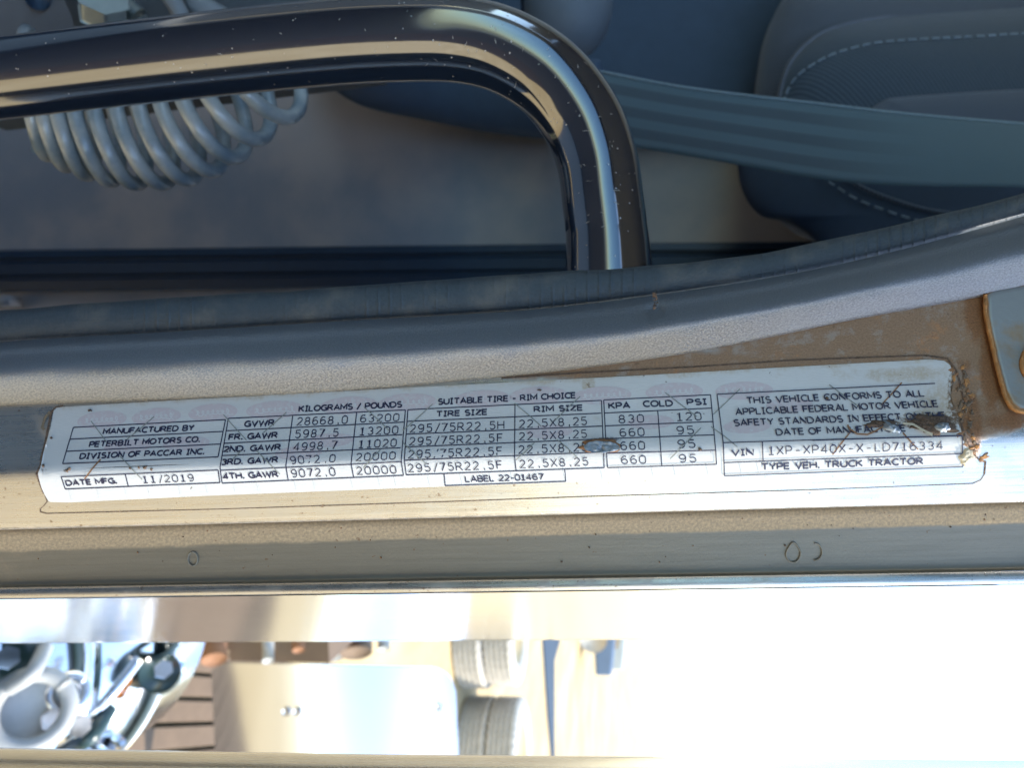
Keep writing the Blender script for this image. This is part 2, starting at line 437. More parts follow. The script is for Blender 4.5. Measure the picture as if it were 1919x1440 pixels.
# ------------------------------------------------------------------ the sticker
lab = empty('certification_sticker', S(960, 800), 'long white printed vehicle data sticker wrapped over the pillar ridge, right end scorched', 'sticker')
TOP = [(94, 790), (100, 772), (107, 765), (119, 763), (400, 747), (740, 728.4), (1159, 706.6), (1480, 688.5), (1743, 674.3), (1770, 677), (1782, 686), (1790, 700)]
BOT = [(79, 917), (84, 930), (91, 941), (130, 942), (400, 929), (820, 912.5), (1100, 903), (1520, 885), (1803, 876), (1815, 862)]
LEFT = [(774, 101), (800, 96), (850, 82), (873, 78), (888, 72), (905, 76), (917, 80), (930, 86), (941, 93)]
RIGHT = [(686, 1782), (715, 1786), (745, 1781), (770, 1792), (800, 1798), (822, 1806), (850, 1822), (862, 1816), (877, 1804)]
def film(name, top, bot, left, right, off, mat, parent, nx=300, ny=26, maskf=None):
    vs, uvs, ats = [], [], []
    for i in range(nx):
        s = i / (nx - 1); s = s
        xm = 72 + (1822 - 72) * s
        for j in range(ny):
            yt, yb = interp(top, max(xm, top[0][0])), interp(bot, max(min(xm, bot[-1][0]), bot[0][0]))
            y = yt + (yb - yt) * j / (ny - 1)
            xl, xr = interp(left, y), interp(right, y) + 1.6 * mn.noise(Vector((y / 6, 1, 0)))
            x = min(max(xm, xl), xr)
            yt, yb = interp(top, x), interp(bot, x); y = min(max(y, yt), yb)
            o_ = off
            if maskf: mk = maskf(x, y)
            if x > 1650: o_ += .00022 * max(0, mn.noise(Vector((x / 22, y / 16, 2)))) * min(1, (x - 1650) / 80) * (1 if y < 825 else .3)
            vs.append(S(x, y, o_)); uvs.append((x / 1000, y / 1000)); ats.append((*mk, 1) if maskf else (0, 0, 0, 1))
    return mesh(name, vs, grid_faces(nx, ny), mat, parent, uv=uvs, attr=ats)
def film_mask(px, py):
    r = max(blob(px, py, 1700, 700, 160, 22, .8) * .85, blob(px, py, 1500, 705, 150, 14, .9) * .5, blob(px, py, 1760, 760, 70, 70, .6) * .8, blob(px, py, 1104, 722, 14, 22, .5) * 1.1,
            blob(px, py, 920, 826, 50, 8, .7) * .6, blob(px, py, 1120, 790, 18, 30, .6) * .55, blob(px, py, 300, 768, 200, 8, 1) * .3, .2, .48 * max(0, 1 - (py - (772 - .054 * (px - 119))) / 16), .45 * max(0, 1 - (px - 80) / 30),
            blob(px, py, 1390, 892, 80, 8, .8) * .5)
    g = max(blob(px, py, 1796, 745, 26, 75, .8) * .8, blob(px, py, 1745, 790, 80, 20, .6) * .75, blob(px, py, 1104, 722, 7, 16, .6) * .55, blob(px, py, 1135, 825, 45, 8, .6) * .7,
            blob(px, py, 1680, 796, 40, 9, .7) * .7)
    f = 888 - .0375 * px
    if abs(py - f + 4) < 4 : r = max(r, .42)
    return r, g, 0
film('film', TOP, BOT, LEFT, RIGHT, .00012, M_FILM, lab, maskf=film_mask)

def ribbon(pts, w, off, split=True):                 # pts in photo pixels, laid on the pillar face; w in px
    P2 = []
    for (a, b) in zip(pts, pts[1:]):                 # cut long runs so they follow the ridge
        L = math.dist(a, b); k = max(1, int(L / 6)) if split else 1
        for j in range(k): P2.append((a[0] + (b[0]-a[0]) * j / k, a[1] + (b[1]-a[1]) * j / k))
    P2.append(pts[-1])
    vs, fs = [], []
    n = len(P2)
    for i, p in enumerate(P2):
        a, b = P2[max(i-1, 0)], P2[min(i+1, n-1)]
        dx, dy = b[0]-a[0], b[1]-a[1]; L = math.hypot(dx, dy) or 1
        m_ = 1.
        if 0 < i < n-1:
            ux, uy = p[0]-a[0], p[1]-a[1]; l1 = math.hypot(ux, uy) or 1
            c = max(.45, (ux*dx + uy*dy) / (l1 * L)); m_ = 1 / c
        nx_, ny_ = -dy / L * w / 2 * m_, dx / L * w / 2 * m_
        vs += [S(p[0]+nx_, p[1]+ny_, off), S(p[0]-nx_, p[1]-ny_, off)]
    for i in range(n-1): fs.append((2*i, 2*i+1, 2*i+3, 2*i+2))
    return vs, fs

# stroke alphabet: unit cap height, y up
def arc(cx, cy, rx, ry, a0, a1, n=7): return [(cx + rx*math.cos(R(a0+(a1-a0)*k/n)), cy + ry*math.sin(R(a0+(a1-a0)*k/n))) for k in range(n+1)]
G = {
 'A': (.74, [[(0, 0), (.37, 1), (.74, 0)], [(.14, .33), (.6, .33)]]),
 'B': (.62, [[(0, 0), (0, 1), (.32, 1)] + arc(.34, .76, .22, .24, 90, -90) + [(0, .52)], [(.34, .52)] + arc(.38, .26, .24, .26, 90, -90) + [(0, 0)]]),
 'C': (.66, [arc(.42, .5, .42, .5, 50, 310, 12)]),
 'D': (.72, [[(0, 0), (0, 1), (.25, 1)] + arc(.27, .5, .45, .5, 90, -90, 10) + [(0, 0)]]),
 'E': (.54, [[(.54, 1), (0, 1), (0, 0), (.54, 0)], [(0, .52), (.5, .52)]]),
 'F': (.54, [[(.54, 1), (0, 1), (0, 0)], [(0, .52), (.48, .52)]]),
 'G': (.72, [arc(.42, .5, .42, .5, 50, 290, 12) + [(.72, .08), (.72, .46), (.44, .46)]]),
 'H': (.68, [[(0, 0), (0, 1)], [(.68, 0), (.68, 1)], [(0, .52), (.68, .52)]]),
 'I': (.36, [[(.18, 0), (.18, 1)], [(0, 1), (.36, 1)], [(0, 0), (.36, 0)]]),
 'K': (.66, [[(0, 0), (0, 1)], [(.62, 1), (.05, .46)], [(.2, .58), (.66, 0)]]),
 'L': (.52, [[(0, 1), (0, 0), (.52, 0)]]),
 'M': (.8, [[(0, 0), (0, 1), (.4, .28), (.8, 1), (.8, 0)]]),
 'N': (.68, [[(0, 0), (0, 1), (.68, 0), (.68, 1)]]),
 'O': (.8, [arc(.4, .5, .4, .5, 90, 450, 16)]),
 'P': (.6, [[(0, 0), (0, 1), (.3, 1)] + arc(.32, .72, .28, .28, 90, -90) + [(0, .44)]]),
 'R': (.68, [[(0, 0), (0, 1), (.3, 1)] + arc(.32, .74, .26, .26, 90, -90) + [(0, .48)], [(.28, .48), (.68, 0)]]),
 'S': (.6, [arc(.31, .75, .27, .25, 40, 250, 9) + arc(.3, .25, .3, .27, 80, -140, 9)]),
 'T': (.68, [[(0, 1), (.68, 1)], [(.34, 1), (.34, 0)]]),
 'U': (.68, [[(0, 1), (0, .34)] + arc(.34, .34, .34, .34, 180, 360, 9) + [(.68, 1)]]),
 'V': (.72, [[(0, 1), (.36, 0), (.72, 1)]]),
 'W': (1.06, [[(0, 1), (.26, 0), (.53, .9), (.8, 0), (1.06, 1)]]),
 'X': (.66, [[(0, 0), (.66, 1)], [(0, 1), (.66, 0)]]),
 'Y': (.66, [[(0, 1), (.33, .48), (.66, 1)], [(.33, .48), (.33, 0)]]),
 'Z': (.62, [[(0, 1), (.62, 1), (0, 0), (.62, 0)]]),
 '0': (.6, [[(.3, 1)] + arc(.3, .72, .3, .28, 90, 180, 4) + arc(.3, .28, .3, .28, 180, 360, 8) + arc(.3, .72, .3, .28, 0, 90, 4)]),
 '1': (.5, [[(.04, .82), (.26, 1), (.26, 0)], [(.0, 0), (.5, 0)]]),
 '2': (.58, [arc(.29, .72, .28, .28, 160, -30, 8) + [(0, 0), (.58, 0)]]),
 '3': (.56, [arc(.27, .75, .26, .25, 150, -90, 8), arc(.27, .26, .28, .26, 90, -150, 8)]),
 '4': (.62, [[(.62, .28), (0, .28), (.44, 1), (.44, 0)]]),
 '5': (.56, [[(.52, 1), (.06, 1), (.04, .56)] + arc(.27, .32, .29, .32, 110, -150, 9)]),
 '6': (.58, [[(.5, .96)] + arc(.3, .55, .3, .44, 70, 180, 5) + arc(.3, .3, .29, .3, 180, 540, 12)]),
 '7': (.58, [[(0, 1), (.58, 1), (.2, 0)]]),
 '8': (.58, [arc(.29, .75, .24, .25, -90, 270, 12), arc(.29, .26, .29, .26, -90, 270, 12)]),
 '9': (.58, [[(.08, .04)] + arc(.28, .45, .3, .44, -110, 0, 5) + arc(.29, .7, .29, .3, 0, 360, 12)]),
 '.': (.12, [[(.06, -.1), (.06, .16)]]), '/': (.45, [[(0, -.12), (.45, 1.08)]]), '-': (.4, [[(0, .42), (.4, .42)]]), ' ': (.3, []),
}
def text(s, x0, x1, y0, y1, cap, bold, mat=None, mono=False):
    gap = .30 if not bold else .19
    adv = []; cur = 0
    for ch in s:
        w = G[ch][0]
        if mono: adv.append(cur + (.7 - w) / 2); cur += .92 if ch not in './' else .74
        else: adv.append(cur); cur += w + gap
    total = (adv[-1] + G[s[-1]][0]) - adv[0]
    k = (x1 - x0) / total                            # px per unit across
    wpx = cap * (.225 if bold is True else (.18 if bold == 'm' else .115))
    wpx = max(wpx, 1.35)
    parts = []
    for ch, a in zip(s, adv):
        for st in G[ch][1]:
            pts = []
            for gx, gy in st:
                X = x0 + (a - adv[0] + gx) * k
                yb = y0 + (y1 - y0) * (X - x0) / (x1 - x0)
                inner = cap - wpx; h = wpx / 2 + gy * inner
                fold = 888 - .0375 * X
                sl = (960 - X) * .00036 if yb < fold + 3 else -max(.01, .28 - .00016 * X)
                pts.append((X + h * sl, yb - h))
            parts.append(ribbon(pts, wpx, .00022 if x0 < 1360 else .00036, split=False))
    v, f = join(*parts)
    return mesh('lettering', v, f, mat or (M_INK if bold else M_INK2), lab, smooth=False)
TX = [
 ('MANUFACTURED BY', 194, 363, 815.8, 808.6, 12, True), ('PETERBILT MOTORS CO.', 168, 375, 840, 830, 12, True),
 ('DIVISION OF PACCAR INC.', 150, 383, 862.2, 853, 12, True), ('DATE MFG.', 127, 221, 911.5, 907, 11.5, True),
 ('GVWR', 459, 514, 802, 799, 12.5, True), ('FR. GAWR', 429.5, 520, 826.8, 822.4, 12.5, True), ('2ND. GAWR', 420, 526, 849.5, 845, 12.5, True),
 ('3RD. GAWR', 416, 521, 873, 868, 12, True), ('4TH. GAWR', 421, 523, 899.4, 895, 12.5, True), ('KILOGRAMS / POUNDS', 561, 753, 773.6, 765, 12.5, True),
 ('SUITABLE TIRE - RIM CHOICE', 822, 1079, 760.2, 748, 12.5, True), ('TIRE SIZE', 819, 913, 783, 779, 12, True), ('RIM SIZE', 1002, 1092, 774, 771, 12, True),
 ('LABEL 22-01467', 874, 1019, 904.6, 900, 12.5, 'm'), ('KPA', 1142, 1181, 768, 767, 13, True), ('COLD', 1207, 1261, 764.6, 763, 13, True), ('PSI', 1289, 1325, 761, 760, 12.5, True),
 ('THIS VEHICLE CONFORMS TO ALL', 1401, 1732, 758.8, 745.2, 13.5, 'm'), ('APPLICABLE FEDERAL MOTOR VEHICLE', 1380, 1758, 780.2, 764.7, 13.5, 'm'),
 ('SAFETY STANDARDS IN EFFECT ON THE', 1377, 1772, 800.8, 786.4, 13.5, 'm'), ('DATE OF MANUFACTURE', 1456, 1697, 818.3, 810.4, 13.5, 'm'),
 ('VIN', 1372, 1412, 855, 853.5, 13, True), ('TYPE VEH. TRUCK TRACTOR', 1428, 1729, 881.7, 870.6, 14, True)]
for t in TX: text(*t)
TL = [('11/2019', 271, 365, 906, 902.7, 14), ('28668.0', 557, 651, 799.2, 795.5, 16), ('5987.5', 554, 634, 822.8, 819.6, 16), ('4998.7', 551, 631, 847, 843, 16),
 ('9072.0', 547, 628, 871, 867.3, 15), ('9072.0', 549, 630, 895.7, 892.4, 16), ('63200', 676, 748, 793.3, 790.7, 15), ('13200', 675, 746, 817.4, 814.5, 15.5),
 ('11020', 673, 743, 841.4, 838.6, 15.5), ('20000', 668, 741, 865.5, 862.2, 15), ('20000', 671, 744, 890.7, 888, 15.5),
 ('295/75R22.5H', 769, 945, 812.7, 805.5, 16), ('295/75R22.5F', 768, 942, 836.8, 829.5, 16), ('295/75R22.5F', 766, 941, 860.8, 854.3, 16), ('295/75R22.5F', 767, 942, 886, 879.4, 16),
 ('22.5X8.25', 974, 1100, 804, 798, 16), ('22.5X8.25', 974, 1100, 827.4, 821.9, 16), ('22.5X8.25', 973, 1101, 852, 846.6, 16), ('22.5X8.25', 976, 1103, 878.3, 872.9, 16),
 ('830', 1161, 1207, 794.9, 793.3, 16), ('660', 1163, 1208, 820, 818.5, 16), ('660', 1164.5, 1209, 844.6, 843.7, 16), ('660', 1166, 1211, 870.4, 869.3, 16),
 ('120', 1270, 1315, 790.5, 789, 16), ('95', 1270, 1301, 815.7, 815, 16), ('95', 1272, 1303.5, 841, 840.4, 16), ('95', 1274, 1305, 867.7, 867, 16),
 ('1XP-XP40X-X-LD716334', 1441, 1766, 852.9, 842.5, 16)]
for t in TL: text(*t, False, M_INK, True)
LINES = [
 [(138.8, 802), (423.7, 787.4), (409.7, 857.4), (118.6, 870), (138.8, 802)], [(133.3, 824.2), (418.9, 809.7)], [(126.7, 846.9), (414, 833.3)],
 [(116.2, 894), (410, 881.3), (413.4, 905), (123.9, 917), (116.2, 894)], [(236, 888.5), (241.6, 910.8)],
 [(428.9, 785.2), (760.6, 769.2), (752.7, 863.3), (757, 891.3), (417.5, 906), (413.6, 876), (428.9, 785.2)],
 [(424, 808.6), (758.2, 792.2)], [(420.8, 832), (754.9, 815.8)], [(416.4, 855), (751.6, 840.3)], [(414, 882), (536.5, 876.5), (660, 870.5), (752.5, 865.5)],
 [(549.5, 780.8), (536.8, 873.2), (541.1, 899.9)], [(669.1, 774.7), (658.9, 868.8), (663.7, 894.4)],
 [(765.2, 768.9), (1127.7, 751.4), (1131.7, 847), (1132.8, 876.8), (762.3, 890.4), (758.6, 862), (765.2, 768.9)],
 [(763.6, 790.8), (1127.3, 775.5)], [(762.5, 814.9), (1128.4, 799.6)], [(760.1, 839), (1130.6, 823.6)], [(758.6, 863), (1131.7, 847.7)], [(965.8, 758.6), (965, 855.8), (968, 882.7)],
 [(833, 888.6), (835.2, 910.5), (1060.8, 902.4), (1059, 880.5)],
 [(1131.9, 750.6), (1332, 740.8), (1341.4, 844), (1342.9, 870), (1139, 876.5), (1137.2, 850.7), (1131.9, 750.6)],
 [(1133.3, 775.2), (1334.1, 766)], [(1135, 799.3), (1336.3, 791.2)], [(1136, 823.3), (1338.5, 816)], [(1137.6, 849.6), (1341.4, 844)], [(1233, 769.7), (1238.9, 847.4), (1240.7, 872.6)],
 [(1752, 720), (1480, 733.5), (1344, 740.2), (1355.6, 831), (1357.8, 891.8), (1803.7, 874.5), (1802.6, 817.3)],
 [(1355.6, 831), (1802.6, 817.3)], [(1356.5, 867), (1804, 850)], [(1428.9, 828.8), (1430, 862.7)]]
for L in LINES:
    pr = []
    for a, b in zip(L, L[1:]): pr.append(ribbon([a, b], 1.9, .00020 if a[0] < 1340 else .00034))
    v, f = join(*pr); mesh('table_line', v, f, M_INK, lab, smooth=False)
# faded pink oval marks
def oval(cx, cy, rx, ry, off=.00015, mat=M_PINK, part='oval_mark'):
    s = -.045
    vs = [S(cx, cy, off)]; n = 36
    for k in range(n):
        a = 2 * math.pi * k / n; dx, dy = rx * math.cos(a), ry * math.sin(a)
        y = cy + dy + dx * s; x = cx + dx - dy * (960 - cx) * .00036
        vs.append(S(x, y, off))
    # ring triangulation in small steps so it stays on the surface
    mesh(part, vs, [(0, k + 1, (k + 1) % n + 1) for k in range(n)], mat, lab, smooth=False)
def script(cx, cy, w, h):
    pts = []
    for k in range(46):
        t = k / 45
        pts.append((cx - w / 2 + w * t + h * .25 * math.sin(t * 44), cy - .045 * w * (t - .5) + h * .38 * math.cos(t * 44) * (1 if 3 < k < 8 or k > 38 or k == 22 else .6)))
    v, f = ribbon(pts, 1.6, .00018, False); mesh('faded_script', v, f, M_PINKW, lab, smooth=False)
for cx, cy in [(192, 790), (294, 784), (400, 776), (516, 771), (655, 763), (765, 757), (905, 751), (1010, 744), (1130, 744), (1264, 737), (1395, 735)]:
    rx = 46 if cx < 500 else 54
    oval(cx, cy - 2, rx, 17); oval(cx, cy - 2, rx - 3, 15, .00016, M_PINK, 'oval_mark'); script(cx, cy - 2, rx * 1.4, 16)
for cx, cy in [(240, 838), (350, 832), (620, 826), (1030, 810), (1220, 792), (1400, 800), (560, 850), (1480, 760)]:
    oval(cx, cy, 44, 13)
# security cuts
CUTS = [((172, 790), (200, 828), 0), ((290, 782), (240, 824), 0), ((225, 855), (268, 899), 0), ((190, 862), (160, 898), 1), ((420, 778), (463, 826), 0), ((538, 774), (495, 812), 0),
 ((482, 846), (526, 889), 0), ((453, 846), (437, 862), 0), ((683, 764), (730, 808), 0), ((812, 758), (756, 808), 0), ((757, 832), (800, 870), 0), ((714, 844), (682, 877), 0),
 ((965, 757), (1015, 800), 0), ((1088, 744), (1040, 790), 0), ((1045, 825), (1083, 858), 0), ((1003, 830), (968, 862), 0), ((1247, 737), (1306, 782), 0), ((1387, 730), (1337, 778), 0),
 ((1314, 803), (1256, 860), 0), ((1333, 801), (1382, 838), 0), ((1554, 722), (1605, 760), 0), ((1690, 718), (1652, 760), 1), ((1598, 806), (1560, 852), 1), ((1692, 812), (1720, 842), 1)]
for a, b, k in CUTS:
    v, f = ribbon([a, ((a[0]+b[0])/2 + random.uniform(-1, 1), (a[1]+b[1])/2 + random.uniform(-1, 1)), b], 1.7 if not k else 2.6, .00026); mesh('security_cut', v, f, M_CUTB if k else M_CUT, lab, smooth=False)
# fine tears along the foot of the sticker
for k in range(26):
    x = 130 + k * 52 + random.uniform(-12, 12); y = interp(BOT, x)
    v, f = ribbon([(x - 3, y - 24), (x, y - 12), (x + 2, y - 3)], 1.6, .00019); mesh('crease', v, f, M_PINKW, lab, smooth=False)
# outline of the clear laminate (dirt line)
OUT = [(119, 761.5), (106, 764), (97, 773), (86, 830), (79, 858), (77, 873), (70, 888), (76, 906), (84, 925), (89, 940), (83, 948), (76, 954), (76, 960), (88, 963), (400, 955), (819, 941.4), (1100, 931), (1520, 918.5), (1823, 906.5), (1838, 900), (1845, 889), (1847, 866), (1836, 862), (1826, 854), (1810, 825), (1800, 790), (1808, 758), (1800, 720), (1792, 694), (1775, 672), (1732, 666.3), (1487, 675.5), (1300, 688), (1090, 699), (940, 709)]
v, f = ribbon([(x + random.uniform(-.5, .5), y + random.uniform(-.5, .5)) for x, y in OUT[:9]], 4.2, .0001); mesh('dirt_edge', v, f, M_GRIME, lab, smooth=False)
v, f = ribbon(OUT[8:21], 1.5, .0001); mesh('laminate_edge', v, f, M_GRIME, lab, smooth=False)
v, f = ribbon(OUT[20:], 3.2, .0001); mesh('dirt_edge', v, f, M_GRIME, lab, smooth=False)
v, f = ribbon([(84, 806), (80, 802), (85, 784), (95, 772)], 5, .00012); mesh('glue_smear', v, f, plain('brown_glue', (.22, .16, .10), .6, 0, .4, 400, .4), lab, smooth=False)
def lump(name, cx, cy, rx, ry, hgt, mat, parent, tilt=0, seed=0, off=.0001, rag=.15):
    vs, n, rg = [], 30, 7
    for r in range(rg + 1):
        q = r / rg
        for k in range(n):
            a = 2 * math.pi * k / n
            w = 1 + rag * mn.noise(Vector((math.cos(a) * 2, math.sin(a) * 2, seed))) * q * 2
            dx, dy = rx * q * w * math.cos(a), ry * q * w * math.sin(a)
            x = cx + dx * math.cos(tilt) - dy * math.sin(tilt); y = cy + dx * math.sin(tilt) + dy * math.cos(tilt)
            hh = hgt(q) if callable(hgt) else hgt * math.sqrt(max(0, 1 - q * q))
            vs.append(S(x, y, off + hh * (1 + .5 * mn.noise(Vector((x / 5, y / 5, seed))))))
    return mesh(name, vs, grid_faces(rg + 1, n, True), mat, parent)
lump('rust_ring', 1126, 836, 39, 13, .0006, M_CUTB, lab, -.02, 1, rag=.2)
lump('bare_metal_spot', 1128, 840, 33, 9, lambda q: .0012 - .0002 * (1 - q), M_BARE, lab, 0, 2, rag=.05)
lump('burnt_patch', 1748, 797, 44, 17, .0007, M_GRIME, lab, .15, 3, rag=.35)
lump('metal_blister', 1764, 803, 17, 10, .0013, M_BARE, lab, .1, 4, rag=.3)
lump('peeled_flap', 1671, 803, 20, 8, .0011, M_BARE, lab, .35, 5, rag=.5)
lump('burnt_patch', 1650, 795, 36, 6, .0004, M_GRIME, lab, -.1, 8, rag=.5)
v, f = ribbon([(1588, 798), (1592, 806), (1606, 815), (1625, 816), (1640, 810), (1656, 800)], 3, .0005); mesh('peeled_edge', v, f, M_CUTB, lab, smooth=False)
v, f = ribbon([(1690, 797), (1710, 799), (1725, 808), (1745, 817)], 4, .0009); mesh('peeled_edge', v, f, M_GLUE, lab, smooth=False)
lump('glue_lump', 1812, 858, 15, 17, .0007, M_GLUE, lab, .3, 6)
for k in range(44):
    a = k / 44; x = interp([(0, 1796), (.3, 1812), (.6, 1806), (.8, 1815), (1, 1846)], a) + random.uniform(-15, 13); y = 690 + a * 175
    lump('grime_crumb', x, y, random.uniform(3, 8), random.uniform(2, 5), random.uniform(.00006, .0002), random.choice([M_GRIME2, M_GRIME2, M_RUST, M_CUTB]), lab, random.uniform(0, 3), k, rag=.6)
for x, y in [(98, 822), (132, 880), (83, 874), (128, 882), (245, 878), (262, 877), (273, 877), (285, 880), (1312, 842), (1550, 748), (1012, 732), (170, 770)]:
    lump('dirt_speck', x, y, random.uniform(1.5, 4), random.uniform(1.5, 3.5), .0004, M_GRIME, lab, 0, x, .0002, rag=.6)

# ------------------------------------------------------------------ striker plate at the right edge
m = Mt('zinc_plate'); uv = m.ob(); n = m.noise(uv, 120, 5); e = m.noise(uv, 700, 3); r_, g_, b_ = m.mask()
ru = m.ss(m.math('ADD', r_, m.math('MULTIPLY', m.math('SUBTRACT', n, .5), .9)), .3, .55)
m.set(col=m.mix(ru, m.mix(m.ss(n, .5, .75), (.30, .31, .30), m.mix(e, (.3, .2, .11), (.4, .3, .2))), m.mix(e, (.22, .09, .03), (.48, .25, .09))), metal=m.mixf(ru, .5, 0.), rough=.42, bump=m.bump(e, .15, .0004)); M_ZINC = m.m
stp = empty('striker_plate', S(2000, 660), 'grey metal striker plate edged with orange rust at the right edge', 'striker plate')
OUTL = [(1843, 556), (1843, 590), (1853, 640), (1868, 700), (1880, 745), (1890, 766), (1905, 775), (1930, 778), (2100, 772), (2200, 765), (2190, 600), (2160, 520), (1900, 540), (1855, 548)]
def platemesh(name, outl, off0, off1, mat, parent, inset=5):
    n = len(outl); cx = sum(p[0] for p in outl) / n; cy = sum(p[1] for p in outl) / n
    fine = []
    for i in range(n):
        a, b = outl[i], outl[(i+1) % n]; k = max(1, int(math.dist(a, b) / 6))
        for j in range(k): fine.append((a[0]+(b[0]-a[0])*j/k, a[1]+(b[1]-a[1])*j/k))
    N_ = len(fine); vs = []
    for q, o_ in ((1, off0), (1, off1 * .7), (.985, off1), (.90, off1), (.02, off1)):
        for x, y in fine: vs.append(S(cx + (x - cx) * q, cy + (y - cy) * q, o_))
    ats = [(1, 0, 0, 1)] * (2 * N_) + [(.55, 0, 0, 1)] * N_ + [(.0, 0, 0, 1)] * (2 * N_)
    return mesh(name, vs, grid_faces(5, N_, True), mat, parent, attr=ats)
platemesh('plate', OUTL, -.0005, .0016, M_ZINC, stp)
v = [S(x - 1 + random.uniform(-.8, .8), y + random.uniform(-.8, .8), .0012) for x, y in
     [(interp([(556, 1844), (590, 1844), (640, 1854), (700, 1868), (745, 1880), (766, 1890)], yy), yy) for yy in range(558, 767, 6)] + [(1897, 771), (1905, 775), (1918, 777.5), (1940, 778), (2000, 776), (2100, 772)]]
vv, ff, uu = tube(v, lambda t: .0005 * (1 + .35 * mn.noise(Vector((t * 40, 0, 0)))), 10)
mesh('rusty_edge', vv, ff, M_RUST, stp)
rg = [S(1930 + 21 * math.cos(a), 688 + 30 * math.sin(a), .0018) for a in [2*math.pi*k/40 for k in range(41)]]
vv, ff, uu = tube(rg, .0006, 8); mesh('rusty_hole_rim', vv, ff, M_RUST, stp)
lump('bolt_head', 1932, 688, 18, 27, .002, M_ZINC, stp, 0, 3, .0018, rag=0)
for cx, cy, rx, ry in [(362, 1048, 9, 13), (1487, 1036, 14, 19), (1527, 1035, 14, 16)]:
    n = 30; a1 = 6.1 if cx < 1500 else 3.2
    pts = [on_chan(cx + rx * math.cos(a1 * k / n - 1.6) * (1 if cx != 1487 else (.35 + .65 * min(1, k / n * 4, (1 - k / n) * 4))), cy + ry * math.sin(a1 * k / n - 1.6), .0001) for k in range(n + 1)]
    vv, ff, uu = tube(pts, .00020, 6); mesh('dried_drip', vv, ff, plain('dried_drip', (.22, .20, .155), .7, 0, .3, 300), pillar)

# ------------------------------------------------------------------ black grab handle inside the cab
gh = empty('grab_handle', P(1140, 520, .262), 'glossy black bent grab handle with chipped paint crossing the top left', 'grab handle')
cl = [(-500, 205, .30), (-250, 176, .29), (0, 148, .283), (300, 113, .276), (600, 82, .27), (760, 73, .268), (865, 76, .267), (950, 98, .266), (1030, 148, .265), (1088, 222, .264), (1118, 300, .263), (1130, 380, .262), (1138, 450, .262), (1142, 540, .262), (1144, 620, .262)]
path = crv([P(x, y, d) for x, y, d in cl], 150)
v, f, u_ = tube(path, lambda t: .0146 + .0022 * max(0, (t - .84) / .16), 64)
mesh('tube', v, f, M_BAR, gh, uv=u_)
M_SCR = plain('scratched_paint', (.34, .31, .27), .5, .2, .4, 200)
def rad(t): return .0146 + .0022 * max(0, (t - .84) / .16)
for k in range(80):
    t = random.uniform(.22, .86); i = int(t * 150); p = path[i]; T = (path[i+1] - path[i-1]).normalized()
    c = (CAM - p); c = (c - c.dot(T) * T).normalized(); b = T.cross(c); a0 = random.gauss(0, .7)
    if abs(a0) > 1.3: continue
    L = abs(random.gauss(0, .0011)) + .0004; th = random.gauss(1.1, .7); w = random.choice([.00007, .0001, .00016]); q = []
    for j in range(5):
        u = (j / 4 - .5) * L; aa = a0 + u * math.sin(th) / .0146 + .02 * (j % 2)
        for sgn in (-1, 1):
            ww = w * (1 - abs(j / 4 - .5) * 1.6) * sgn; ab = aa + ww * math.cos(th) / .0146
            q.append(p + T * (u * math.cos(th) - ww * math.sin(th)) + (c * math.cos(ab) + b * math.sin(ab)) * (rad(t) + .00006))
    mesh('scratch', q, [(2*j, 2*j+1, 2*j+3, 2*j+2) for j in range(4)], M_SCR, gh, smooth=False)
v, f, u_ = tube([P(1144, 600, .262), P(1144, 640, .262)], .021, 40); mesh('mounting_foot', v, f, M_BAR, gh, uv=u_)

# ------------------------------------------------------------------ coiled air hose
hose = empty('coiled_air_hose', P(260, 240, .36), 'pale grey coiled air hose hanging below the black handle', 'hose')
m = Mt('hose_plastic'); n = m.noise(m.ob(), 60, 5); n2 = m.noise(m.ob(), 500, 3)
m.set(col=m.mix(m.ss(n, .3, .7), (.24, .30, .33), (.50, .52, .49)), rough=.28, spec=.7, coat=.4, crough=.2, bump=m.bump(n2, .12, .0005)); M_HOSE = m.m
pts = []
TURN = 11.4; NN = 700
cpath = [(60, 168), (130, 212), (215, 243), (300, 245), (370, 215), (430, 165), (505, 112)]
for k in range(NN + 1):
    t = k / NN; th = 2 * math.pi * TURN * t
    s = t ** 1.25 * (len(cpath) - 1); i = min(int(s), len(cpath) - 2); q = s - i
    xs = [p[0] for p in cpath]; ys = [p[1] for p in cpath]
    def cr(a):
        p0, p1, p2, p3 = a[max(i-1, 0)], a[i], a[i+1], a[min(i+2, len(a)-1)]
        return .5 * (2*p1 + (p2-p0)*q + (2*p0-5*p1+4*p2-p3)*q*q + (3*p1-p0-3*p2+p3)*q**3)
    cx, cy = cr(xs), cr(ys)
    rx_ = 14 + 34 * t; sl = .25 + .75 * t
    R1 = 117 + 6 * math.sin(t * 9)
    c, s_ = math.cos(th), math.sin(th)
    d = .345 + .02 * (1 - t)
    # circle of radius R1 tipped about the image axis: e1 mostly down, e2 mostly depth
    dx = R1 * c * (sl * .42) + s_ * rx_
    dy = R1 * c * (1 - .20 * sl)
    dz = s_ * R1 * .85 / F * d
    pts.append(P(cx + dx, cy + dy, d + dz))
v, f, u_ = tube(pts, .0035, 14); mesh('coil', v, f, M_HOSE, hose, uv=u_)

